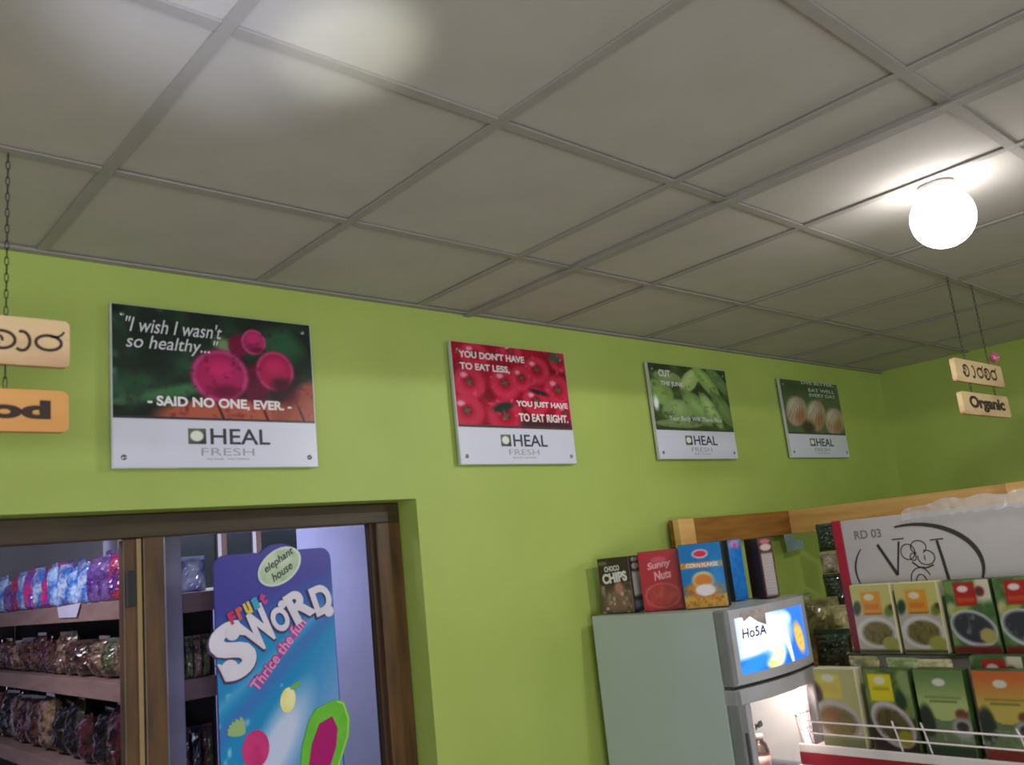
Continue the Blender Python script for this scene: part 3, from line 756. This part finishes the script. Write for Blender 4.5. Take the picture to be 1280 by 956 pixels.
for sx_ in (X0 + .04, X1 - .04):
    for sy__ in (Y0 + .05, Y1 - .05): span('foot', sx_ - .02, sx_ + .02, sy__ - .02, sy__ + .02, 0, .041, gasket, fr)
# bulged header door


def bulge(u): return -0.028 * (1 - (2 * u - 1) ** 2)


def curved_slab(name, x0, x1, z0, z1, yb, yf, m, parent, n=14, bev=0.0, bow=True):
    bm = bmesh.new(); R = []
    for i in range(n + 1):
        t = i / n; x = x0 + (x1 - x0) * t; yy = yf + (bulge((x - X0) / (X1 - X0)) if bow else 0)
        R.append([bm.verts.new((x, yb, z0)), bm.verts.new((x, yy, z0)), bm.verts.new((x, yy, z1)), bm.verts.new((x, yb, z1))])
    for i in range(n):
        for k in range(4): bm.faces.new((R[i][k], R[i + 1][k], R[i + 1][(k + 1) % 4], R[i][(k + 1) % 4]))
    bm.faces.new(R[0]); bm.faces.new(R[-1][::-1]); bmesh.ops.recalc_face_normals(bm, faces=bm.faces)
    return link(name, to_me(bm, name), m, parent)


yf = Y0 - .045
hd = curved_slab('header_door', X0, X1, 1.275, 1.512, Y0 - .002, yf, fridge_lt, fr)
span('header_corner', X0 - .004, X0 + .028, yf - .004, Y0 - .0025, 1.275, 1.514, fridge_dk, fr, .008)
P = Print(80, 46, (30, 100, 200))
P.mix(np.clip((P.v - .2) * .6, 0, 1) * .3, (110, 160, 235))
P.mix(np.clip(1 - np.abs(P.e(.42, .62, .36, .55) - 0) ** 2.2, 0, 1), (255, 255, 255)).rect(0, .27, .28, 1.1, (255, 255, 255), .14).ell(.64, .84, .09, .12, (190, 225, 255), 20, .8)
P.ell(.42, .2, .14, .22, (250, 240, 180), 0, .4).noise((214, 170, 70), 18, 12, .62, .85, .8, (P.e(.42, .2, .15, .24) < 1)).ell(.85, .4, .08, .3, (232, 170, 80), 6, .5).noise((150, 90, 30), 20, 14, .55, .85, .7, (P.e(.85, .4, .08, .3) < 1))
P.ell(.635, .4, .028, .48, (255, 255, 255), 6, .4).rect(.94, 1, 0, 1, (60, 110, 200), .03).ell(.13, .1, .3, .12, (40, 120, 226), 40, .6)
gw = X1 - X0 - .075
P.build('picture_panel', X0 + .04, 1.305, gw, .178, yf - .0008, P_lit, hd, bulge=lambda u: bulge((.04 + u * gw) / (X1 - X0)))
ho = text(hd, 'Ho5A', X0 + .062, 1.415, yf - .0225, .125, .033, mat('marker_ink', (40, 30, 110), .5), bold=.02, shear=.1); ho.rotation_euler.z = -.115
cap = plate('torn_paper', [(-.19, 1.47), (-.15, 1.483), (-.11, 1.462), (-.06, 1.445), (-.02, 1.473), (.0, 1.5), (-.20, 1.5)], yf - .0265, yf - .0275, mat('torn_grey_paper', (188, 176, 172), .6, c2=(150, 130, 126), scale=30), hd)
# lower glass door
ld = curved_slab('door_frame_top', X0, X1, 1.215, 1.262, Y0 - .002, yf, fridge_lt, fr)
span('door_stile', X0, X0 + .034, yf - .004, Y0 - .002, .06, 1.262, fridge_dk, fr, .006)
span('door_stile', X0 + .035, X0 + .062, yf - .008, Y0 - .002, .06, 1.214, fridge_lt, fr, .004)
span('door_stile', X1 - .035, X1, yf - .004, Y0 - .002, .06, 1.214, fridge_lt, fr, .006)
curved_slab('door_frame_bottom', X0, X1, .06, .12, Y0 - .002, yf, fridge_lt, fr)
span('door_glass', X0 + .0625, X1 - .0355, Y0 - .02, Y0 - .016, .12, 1.214, glass_m, fr)
span('gasket_line', X0 + .002, X1 - .002, Y0 - .03, Y0 - .003, 1.2625, 1.2745, gasket, fr)
span('light_strip', X1 - .0345, X1 - .0285, Y0 + .003, Y0 + .02, .5, 1.22, emis('fridge_strip_glow', (255, 244, 240), 7), fr)
span('light_strip', X0 + .07, X1 - .07, Y0 + .02, Y0 + .05, 1.236, 1.244, emis('fridge_top_glow', (255, 220, 196), 110), fr)
span('door_handle', X0 + .012, X0 + .022, yf - .012, yf - .004, .85, 1.13, gasket, fr, .003)
text(fr, 'MB', -.14, 1.12, Y0 - .0205, .045, .02, black_ink, 'glass_sticker', bold=.05, rot=.1)
jr = empty('plastic_bottle', (2.772, -.50, .937), label='cloudy plastic bottle standing inside the lit fridge', cat='bottle')
lathe('bottle_body', [(0.026, 0), (.031, .008), (.031, .065), (.025, .085), (.015, .095), (.014, .105)], glassy('cloudy_plastic', (206, 198, 188), .35, .2), jr)
lathe('bottle_cap', [(.017, .101), (.017, .118), (0, .12)], mat('bottle_cap_grey', (150, 146, 140), .4), jr)
lathe('bottle_label', [(.0316, .015), (.0316, .05)], mat('bottle_label_red', (190, 120, 110), .5, c2=(230, 226, 210), scale=30), jr)

# ============================================================ CEREAL BOXES ON THE FRIDGE
ZT = 1.5125


def carton(name, loc, ang, w, h, d, base, label, Pf=None, Ps=None, cat='box', group='cereal boxes on the fridge', lean=0.0, pm=None):
    r = empty(name, loc, math.radians(ang), label=label, cat=cat, group=group)
    r.rotation_euler = (lean, 0, math.radians(ang))
    box('carton', (w / 2, d / 2, h / 2), (w, d, h), base, r, .0015, seg=1)
    if Pf: (setattr(Pf, 'c', Pf.c * (.84 if name == 'food_carton' else .95)), Pf.build('front_print', .001, .001, w - .002, h - .002, -.0008, pm or P_print, r))
    if Ps:
        o = Ps.build('side_print', 0, .001, d - .002, h - .002, 0, pm or P_print, r); o.rotation_euler = (0, 0, math.pi / 2); o.location = (w + .0008, .001, .001)
    return r


bx_brown = mat('brown_carton', (58, 44, 38), .45); bx_red = mat('red_carton', (150, 20, 36), .4); bx_blue = mat('blue_carton', (22, 104, 176), .4); bx_dark = mat('dark_navy_carton', (28, 30, 44), .5)
P = Print(44, 60, (60, 46, 40)); P.noise((110, 84, 74), 9, 9, .4, .8, 1, (P.v < .55)).ell(.5, .2, .5, .24, (150, 116, 98), 0, .7, .8).noise((206, 196, 176), 12, 12, .62, .85, 1, (P.v < .4)).ell(.6, .45, .14, .1, (190, 130, 120), 0, .7).rect(.04, .3, .88, .94, (120, 108, 96)).rect(.03, .14, .34, .5, (150, 140, 124), .03)
Q = Print(18, 60, (58, 46, 42)); Q.rect(.15, .9, .28, .72, (202, 196, 188), .06).ell(.5, .82, .3, .06, (200, 196, 186)).ell(.5, .94, .3, .04, (180, 176, 168)).rect(.1, .9, .05, .2, (110, 120, 140), .06)
c1 = carton('cereal_box', (2.518, -.065, ZT), -84, .145, .205, .075, bx_brown, 'brown chocolate chips cereal box standing leftmost on the fridge', P, Q)
text(c1, 'CHOCO', .03, .155, -.001, .07, .02, white_ink, bold=.03, rot=.05)
text(c1, 'CHIPS', .016, .112, -.001, .114, .038, white_ink, bold=.05, rot=.08)
P = Print(44, 60, (172, 18, 40)); P.ell(.5, .24, .42, .2, (166, 52, 44), 0, .5, .8).ring(.5, .24, .42, .2, (190, 96, 90), .08, 0, .8).noise((196, 80, 60), 10, 8, .5, .8, .6, (P.v < .4)).ell(.5, .84, .2, .06, (196, 70, 90), 0, .5)
c2 = carton('cereal_box', (2.535, -.255, ZT), -58, .15, .215, .055, bx_red, 'red cereal box standing between the brown box and the blue box', P, None)
pinkish = mat('pale_red_lettering', (222, 150, 156), .5)
text(c2, 'Sunny', .03, .145, -.001, .09, .032, pinkish, bold=.04, shear=.2, rot=.12)
text(c2, 'Nuts', .05, .110, -.001, .065, .032, pinkish, bold=.04, shear=.2, rot=.12)
P = Print(50, 66, (24, 118, 190)); P.rect(0, 1, 0, .2, (214, 164, 70), .03).ell(.5, .84, .19, .07, (226, 206, 220), 0, .3).ell(.5, .84, .15, .05, (212, 44, 70), 0, .3).rect(.0, 1, .62, .71, (214, 158, 90), .02).noise((160, 90, 40), 20, 20, .5, .8, .8, (P.v > .62) & (P.v < .71)).ell(.5, .28, .48, .13, (196, 130, 66), 0, .4).noise((150, 84, 36), 22, 22, .5, .8, .7, (P.v < .36)).ell(.5, .43, .26, .13, (232, 210, 150), 0, .3).ell(.5, .42, .22, .1, (212, 130, 62), 0, .4).ell(.52, .27, .24, .09, (232, 226, 232), 0, .3).ell(.85, .5, .15, .25, (60, 150, 220), 0, .9, .6)
c3 = carton('cereal_box', (2.572, -.415, ZT), -66, .155, .225, .05, bx_dark, 'bright blue cereal box with a bowl of golden flakes', P, None)
text(c3, 'CORN FLAKES', .022, .142, -.001, .115, .014, white_ink, bold=.03)
P = Print(20, 60, (30, 120, 200)); P.ell(.5, .92, .4, .07, (196, 110, 160), 0, .4).noise((20, 90, 170), 4, 12, .4, .8, .6)
c4 = carton('cereal_box', (2.826, -.455, ZT), -22, .060, .225, .12, bx_dark, 'blue cereal box turned with its narrow spine outward', P, None)
P = Print(24, 60, (70, 40, 38)); P.rect(.12, .92, .03, .74, (176, 168, 166), .05).ell(.52, .84, .4, .06, (196, 176, 170), 0, .3).ell(.52, .94, .38, .04, (176, 96, 104), 0, .5)
for z in np.arange(.1, .7, .045): P.rect(.2, .84, z, z + .015, (150, 142, 142), .01, .7)
Q = Print(12, 60, (206, 200, 190)); Q.noise((110, 60, 50), 6, 14, .5, .7)
c5 = carton('cereal_box', (2.878, -.552, ZT), -24, .062, .22, .09, mat('dark_brown_carton', (48, 30, 30), .5), 'brown cereal box showing its grey nutrition panel, rightmost on the fridge', P, Q)

# ============================================================ WOODEN CORNER RACK
rk = empty('wooden_rack', (3.5, -.5, 0), label='honey-coloured wooden rack in the corner behind fridge and display stand', cat='rack')
ox, oy = -3.5, .5
span('back_rail', 3.05 + ox, 3.985 + ox, -.055 + oy, -.02 + oy, 1.73, 1.845, rack_shaded, rk, .004)
span('side_rail', 3.9855 + ox, 4.02 + ox, -1.18 + oy, -.02 + oy, 1.73, 1.845, rack_wood, rk, .004)
span('rack_post', 3.03 + ox, 3.14 + ox, -.09 + oy, -.056 + oy, 0, 1.845, rack_wood, rk, .004)
span('rack_post', 3.9 + ox, 3.985 + ox, -1.18 + oy, -1.10 + oy, 0, 1.845, rack_wood, rk, .004)
for z in (1.16, .75, .35):
    span('rack_shelf', 3.15 + ox, 3.985 + ox, -1.09 + oy, -.06 + oy, z, z + .022, rack_wood, rk, .002)
    span('shelf_cleat', 3.15 + ox, 3.985 + ox, -1.12 + oy, -1.0905 + oy, z - .03, z + .022, rack_wood, rk, .002)
tg = plate('paper_tag', [(-.06, -.085), (.10, -.075), (.105, -.035), (.02, -.03), (.015, 0), (-.07, 0)], .0006, -.0006, mat('pale_blue_paper', (150, 176, 188), .6, c2=(128, 158, 172), scale=12), None)
tg.location = (3.97, -.058, 1.73); tag(tg, 'pale blue paper tag under the corner of the wooden rack rail', 'paper')
darkb = [film('dark_green_pack', (38, 58, 44), (20, 24, 28), 12), film('pale_pack', (190, 178, 160), (110, 96, 90), 12), film('olive_pack', (150, 142, 88), (92, 92, 56), 14), film('rust_pack', (160, 84, 64), (110, 94, 66), 14), film('clear_green_pack', (160, 172, 122), (96, 114, 70), 14), film('cream_pack', (206, 192, 150), (140, 140, 96), 14)]
hp = [('black and green', 0, 3.87, -.30, 1.635, .09, .115), ('pale', 1, 3.83, -.31, 1.535, .075, .085), ('dark green', 0, 3.84, -.315, 1.39, .10, .13)]
for i, (nm, k, x_, y_, z_, w_, h_) in enumerate(hp):
    packet('hanging_packet', (x_, y_, z_), math.radians(-60), w_, h_, .04, darkb[k], nm + ' packet hanging beside the red edge of the header board', 'packet', 'packets hanging by the header board', 300 + i)
bagsp = [('clear green', 4, 3.62, -.22, 1.183, .16, .27), ('olive', 2, 3.60, -.36, 1.183, .17, .25), ('cream', 5, 3.56, -.50, 1.183, .15, .22), ('rust brown', 3, 3.42, -.30, 1.183, .15, .16), ('dark green', 0, 3.40, -.50, 1.183, .15, .14), ('pale', 1, 3.26, -.38, 1.183, .14, .10), ('olive', 2, 3.30, -.25, 1.183, .14, .2), ('clear green', 4, 3.52, -.68, 1.183, .13, .19)]
pos = ['at the back left', 'at the back middle', 'at the back right', 'in the middle, low', 'in the middle right', 'at the front, flattest', 'at the front left', 'by the red edge']
for i, (nm, k, x_, y_, z_, w_, h_) in enumerate(bagsp):
    packet('produce_bag', (x_, y_, z_), math.radians(-60 + random.uniform(-25, 25)), w_, h_, .09, darkb[k], '%s bag of dry goods on the rack beside the fridge, %s' % (nm, pos[i]), 'bag', 'bags of dry goods on the rack', 320 + i)

# ============================================================ DISPLAY STAND (faces -x)
gx, gy = 3.0, -1.2
gd = empty('display_stand', (gx, gy, 0), math.radians(-90), label='white and red product display stand with header board at right', cat='display stand')


def gspan(name, X0_, X1_, Ya, Yb, z0, z1, m, bevel=0.0, parent=None):
    # world x -> local y, world y -> minus local x
    return span(name, -(Ya - gy), -(Yb - gy), X0_ - gx, X1_ - gx, z0, z1, m, parent or gd, bevel)


Y_A, Y_B = -.69, -1.85
gspan('back_panel', 3.05, 3.07, -.80, Y_B, 0, 1.30, white_metal)
gspan('shelf', 2.73, 3.05, Y_A, Y_B, 1.006, 1.024, white_metal)
gspan('shelf_edge', 2.715, 2.73, Y_A, Y_B, 1.024, 1.05, white_metal, .003)
gspan('shelf_edge', 2.718, 2.73, Y_A, Y_B, .95, .985, white_metal, .002)
rs = gspan('red_stripe', 2.716, 2.73, Y_A, Y_B, .986, 1.0235, red_m)
gspan('shelf', 2.955, 3.05, -.80, Y_B, 1.302, 1.308, card_side)
gspan('shelf_bracket', 2.95, 3.048, -.81, -.822, 1.21, 1.289, white_metal)
gspan('shelf', 2.73, 3.05, Y_A, Y_B, .62, .64, white_metal); gspan('shelf_edge', 2.716, 2.729, Y_A, Y_B, .60, .66, red_m)
gspan('base_plinth', 2.73, 3.05, Y_A, Y_B, 0, .15, white_metal, .004)
gspan('side_frame', 3.03, 3.05, -.789, -.799, 0, 1.29, red_m)
hb = gspan('header_board', 3.012, 3.03, -.823, Y_B, 1.309, 1.762, white_board, .001)
gspan('red_edge', 3.008, 3.034, -.789, -.8225, 1.29, 1.764, red_m, .002)
HY = 3.012 - gx - .0006
g = lambda Y_: -(Y_ - gy)
# logo, drawn in local x (to the right) and z
lg = []
lw = .006
# big ellipse, broken by the letters
ecx, ecz, erx, erz = g(-1.065), 1.58, .215, .145
A = arc(ecx, ecz, erx, erz, 103, -25, 40)
lg.append((A, [0.006 + .010 * math.sin(math.pi * i / 40) for i in range(41)]))
A = arc(ecx, ecz, erx, erz, 148, 200, 14); lg.append((A, [.003 + .004 * math.sin(math.pi * i / 14) for i in range(15)]))
# V
lg.append(([(g(-.945), 1.668), (g(-.998), 1.560)], [.010, .012])); lg.append(([(g(-.998), 1.560), (g(-1.022), 1.672)], [.006, .007])); lg.append(([(g(-1.000), 1.680), (g(-1.042), 1.681)], .004))
# J
lg.append(([(g(-1.150), 1.665), (g(-1.158), 1.60), (g(-1.165), 1.53), (g(-1.160), 1.50)], [.009, .010, .011, .010])); lg.append(([(g(-1.128), 1.668), (g(-1.172), 1.669)], .004))
# ampersand curls
for c_ in ((g(-1.047), 1.635, .024, .026, 0, 360), (g(-1.085), 1.648, .026, .022, -60, 250), (g(-1.105), 1.612, .028, .024, -200, 100), (g(-1.062), 1.617, .010, .012, 0, 360), (g(-1.075), 1.54, .034, .040, 20, 200), (g(-1.075), 1.53, .018, .028, 0, 200)):
    A = arc(c_[0], c_[1], c_[2], c_[3], c_[4], c_[5], 22); lg.append((A, .0032))
lg.append(([(g(-1.055), 1.60), (g(-1.075), 1.582), (g(-1.10), 1.578), (g(-1.125), 1.586)], .005)); lg.append(([(g(-1.10), 1.62), (g(-1.10), 1.603)], .003))
hbl = Vector(hb.location)
o = strokes('logo', lg, black_ink, hb, 0); o.location = (-hbl.x, HY - hbl.y, -hbl.z)
o = text(hb, 'RD 03', g(-.868), 1.692, HY, .098, .030, mat('grey_marker', (110, 98, 104), .6), bold=.012); o.location -= hbl
# wire guard
wg = []
yy = lambda a: -(a - gy)
GX = 2.725 - gx
tube('guard_wire', [(yy(Y_A), GX + .09, 1.135), (yy(Y_A) - .004, GX + .03, 1.137), (yy(Y_A) + .01, GX, 1.130), (yy(Y_A) + .05, GX - .004, 1.122), (yy(Y_B), GX - .004, 1.120)], .0028, wire_m, gd, 6)
tube('guard_wire', [(yy(Y_A) + .0, GX + .08, 1.087), (yy(Y_A) + .01, GX + .002, 1.087), (yy(Y_A) + .05, GX - .002, 1.085), (yy(Y_B), GX - .002, 1.082)], .0025, wire_m, gd, 6)
for Yd in (-.70, -.735, -1.04, -1.13, -1.40, -1.65):
    tube('guard_post', [(yy(Yd), GX + .004, 1.05), (yy(Yd) - .008, GX, 1.10), (yy(Yd) - .014, GX + .002, 1.122), (yy(Yd) - .025, GX + .015, 1.135), (yy(Yd) - .035, GX + .045, 1.125)], .0028, wire_m, gd, 6)

# --- the food cartons


def pA():       # yellow top, orange label, white bowl of greens
    P = Print(44, 64, (196, 184, 110)); P.rect(0, 1, 0, .6, (176, 168, 152), .1).ell(.1, .66, .12, .09, (40, 60, 40), 40, .6).ell(.92, .62, .14, .08, (96, 120, 40), 20, .6).ell(.95, .66, .05, .04, (90, 44, 24), 0, .6)
    P.rect(.24, .74, .56, .9, (214, 148, 44), .02).rect(.26, .72, .56, .585, (150, 70, 30), .01).ell(.45, .82, .13, .05, (222, 206, 180), 0, .4).rect(.3, .66, .64, .72, (200, 104, 40), .03, .7)
    P.ell(.5, .3, .5, .23, (200, 196, 192), 0, .12).ell(.52, .29, .38, .17, (116, 100, 52), 0, .3).noise((70, 70, 30), 16, 20, .45, .8, .8, (P.e(.52, .29, .38, .17) < 1)).ell(.8, .14, .2, .1, (150, 150, 70), 0, .3).rect(0, 1, 0, .05, (70, 64, 34), .03)
    return P


def pB():       # green, red label, dark bowl with lemon
    P = Print(44, 64, (66, 100, 56)); P.noise((110, 140, 80), 6, 8, .5, .8).rect(.7, 1.1, .7, 1.1, (206, 200, 176), .1).ell(.1, .6, .1, .1, (176, 180, 120), 30, .7).ell(.3, .6, .2, .05, (150, 160, 60), 10, .6)
    P.rect(.22, .68, .65, .97, (168, 34, 34), .02).ell(.42, .88, .12, .045, (226, 204, 204), 0, .4).rect(.26, .64, .70, .76, (206, 84, 50), .03, .7).ell(.78, .84, .1, .07, (110, 40, 44), 0, .5)
    P.ell(.5, .34, .5, .25, (188, 188, 190), -8, .1).ell(.5, .35, .43, .2, (50, 50, 60), -8, .2).noise((120, 120, 124), 8, 10, .6, .85, .8, (P.e(.5, .35, .4, .18) < 1)).ell(.78, .24, .17, .1, (170, 160, 90), 0, .3).rect(0, 1, 0, .1, (112, 30, 34), .05)
    return P


def pC():       # cream, yellow label
    P = Print(44, 64, (180, 176, 120)); P.rect(.05, .62, .62, .94, (206, 196, 78), .03).ell(.34, .88, .16, .05, (220, 214, 196), 0, .4).rect(.12, .55, .70, .80, (206, 176, 84), .05, .7).ell(.02, .68, .12, .14, (60, 50, 34), 40, .6)
    P.ell(.42, .34, .58, .26, (190, 180, 180), -6, .12).ell(.42, .33, .46, .19, (128, 112, 72), -6, .3).noise((96, 104, 50), 10, 14, .5, .8, .8, (P.e(.42, .33, .45, .18) < 1)).ell(.3, .42, .15, .05, (150, 90, 70), 0, .7).rect(0, 1, 0, .14, (104, 118, 76), .06)
    return P


def pD():       # dark green, bright yellow label
    P = Print(44, 64, (118, 136, 70)); P.noise((70, 92, 44), 6, 10, .45, .8).rect(.1, .62, .62, .95, (222, 206, 34), .02).ell(.36, .87, .13, .05, (226, 224, 196), 0, .4).rect(.18, .55, .75, .79, (150, 150, 40), .02, .7).ell(.76, .64, .12, .12, (36, 62, 36), 30, .5).ell(.9, .85, .12, .2, (140, 156, 100), 20, .6)
    P.rect(0, 1, 0, .4, (50, 30, 26), .1).ell(.5, .34, .48, .26, (196, 190, 190), -14, .1).ell(.5, .34, .38, .19, (96, 86, 50), -14, .3).noise((60, 60, 34), 10, 14, .5, .8, .8, (P.e(.5, .34, .36, .18) < 1)).ell(.72, .18, .16, .1, (160, 150, 44), 0, .3)
    return P


def pE(c0, c1, c2_):
    P = Print(44, 64, c0); P.mix(np.clip((.95 - P.v) / .35, 0, 1), c1).ell(.5, .86, .13, .045, (216, 216, 206), 0, .3).rect(.15, .9, .68, .695, (90, 96, 50), .015, .8).rect(.25, .8, .63, .65, (80, 90, 50), .015, .8)
    P.mix((P.v < .56 - .14 * np.sin(math.pi * P.u)).astype(float), (110, 124, 90)).ell(.12, .4, .16, .2, (44, 52, 46), 0, .4).ell(.84, .5, .12, .06, (120, 60, 40), 0, .5).ell(.82, .34, .2, .12, (176, 172, 176), 0, .5).ell(.82, .36, .12, .06, (60, 54, 56), 0, .5).noise((150, 160, 140), 12, 14, .55, .8, .7, (P.v < .35)).rect(0, 1, 0, .14, c2_, .04)
    return P


row1 = [(-.848, pA, card_cream, 'yellow-topped food carton with orange label, beside the red edge of the header board'), (-1.004, pA, card_cream, 'yellow-topped food carton with orange label, second from the red edge'),
        (-1.166, pB, card_side, 'green food carton with red label and dark bowl, nearer the logo letter J'), (-1.318, pB, card_side, 'green food carton with red label, right of its twin and cut by the photo edge'), (-1.475, pB, card_side, 'green food carton with red label at the outer end of the upper row')]
for Yc, f, m_, lb in row1:
    carton('food_carton', (2.945, Yc, 1.309), -90, .142, .228, .055, m_, lb, f(), None, group='food cartons in the upper row')
row2 = [(-.738, pC, card_cream, 'cream food carton with pale yellow label, at the left end of the lower row', .255), (-.915, pD, card_side, 'dark green food carton with bright yellow label in the lower row', .255),
        (-1.082, lambda: pE((104, 132, 78), (176, 190, 120), (50, 70, 48)), card_side, 'plain green food carton with pale leaf panel in the lower row', .258), (-1.258, lambda: pE((200, 104, 54), (196, 176, 84), (140, 50, 44)), card_side, 'orange to yellow food carton in the lower row', .258),
        (-1.43, lambda: pE((200, 104, 54), (196, 176, 84), (140, 50, 44)), card_side, 'orange food carton at the outer right end of the lower row', .258)]
for Yc, f, m_, lb, h_ in row2:
    carton('food_carton', (2.80, Yc, 1.025), -90, .15, h_, .052, m_, lb, f(), None, group='food cartons in the lower row')
carton('food_carton', (2.865, -1.235, 1.025), -90, .15, .29, .045, card_side, 'taller red-labelled carton standing behind the orange carton', pB(), None, group='food cartons behind the lower row')
carton('food_carton', (2.865, -1.405, 1.025), -90, .15, .285, .045, card_side, 'red-labelled carton standing behind the outer orange carton', pB(), None, group='food cartons behind the lower row')
for i, (Y_, k, lb) in enumerate(((-.885, 2, 'olive packet squeezed upright behind the yellow-label carton'), (-1.015, 4, 'clear green packet squeezed behind the yellow-label carton and the green carton'), (-1.12, 5, 'cream packet squeezed upright behind the plain green carton'))):
    packet('food_packet', (2.885, Y_, 1.025), math.radians(-90 + random.uniform(-4, 4)), .108, .272 - .004 * i, .04, darkb[k], lb, 'packet', 'packets behind the lower row', 400 + i)

# --- crumpled plastic film over the header board
bm = bmesh.new(); nx, ny = 46, 9; rs_ = np.random.RandomState(5); V = []
for i in range(nx):
    Yp = -1.06 - .75 * i / (nx - 1); rowv = []
    hgt = .010 + .034 * min(1, i / 8) * (0.8 + .2 * math.sin(i * .9)) * .75
    for j in range(ny):
        t = j / (ny - 1); a = math.pi * t
        X_ = 3.021 - .030 * math.cos(a) + rs_.uniform(-.004, .004); Z_ = 1.764 + hgt * math.sin(a) ** .7 + rs_.uniform(-.004, .006)
        if j in (0, ny - 1): Z_ = 1.745 + rs_.uniform(-.006, .006)
        rowv.append(bm.verts.new((X_, Yp + rs_.uniform(-.005, .005), Z_)))
    V.append(rowv)
for i in range(nx - 1):
    for j in range(ny - 1): bm.faces.new((V[i][j], V[i + 1][j], V[i + 1][j + 1], V[i][j + 1]))
pf = link('plastic_wrap', to_me(bm, 'plastic_wrap'), wrap_m); tag(pf, 'crumpled clear plastic film draped over the top of the header board', 'plastic film')
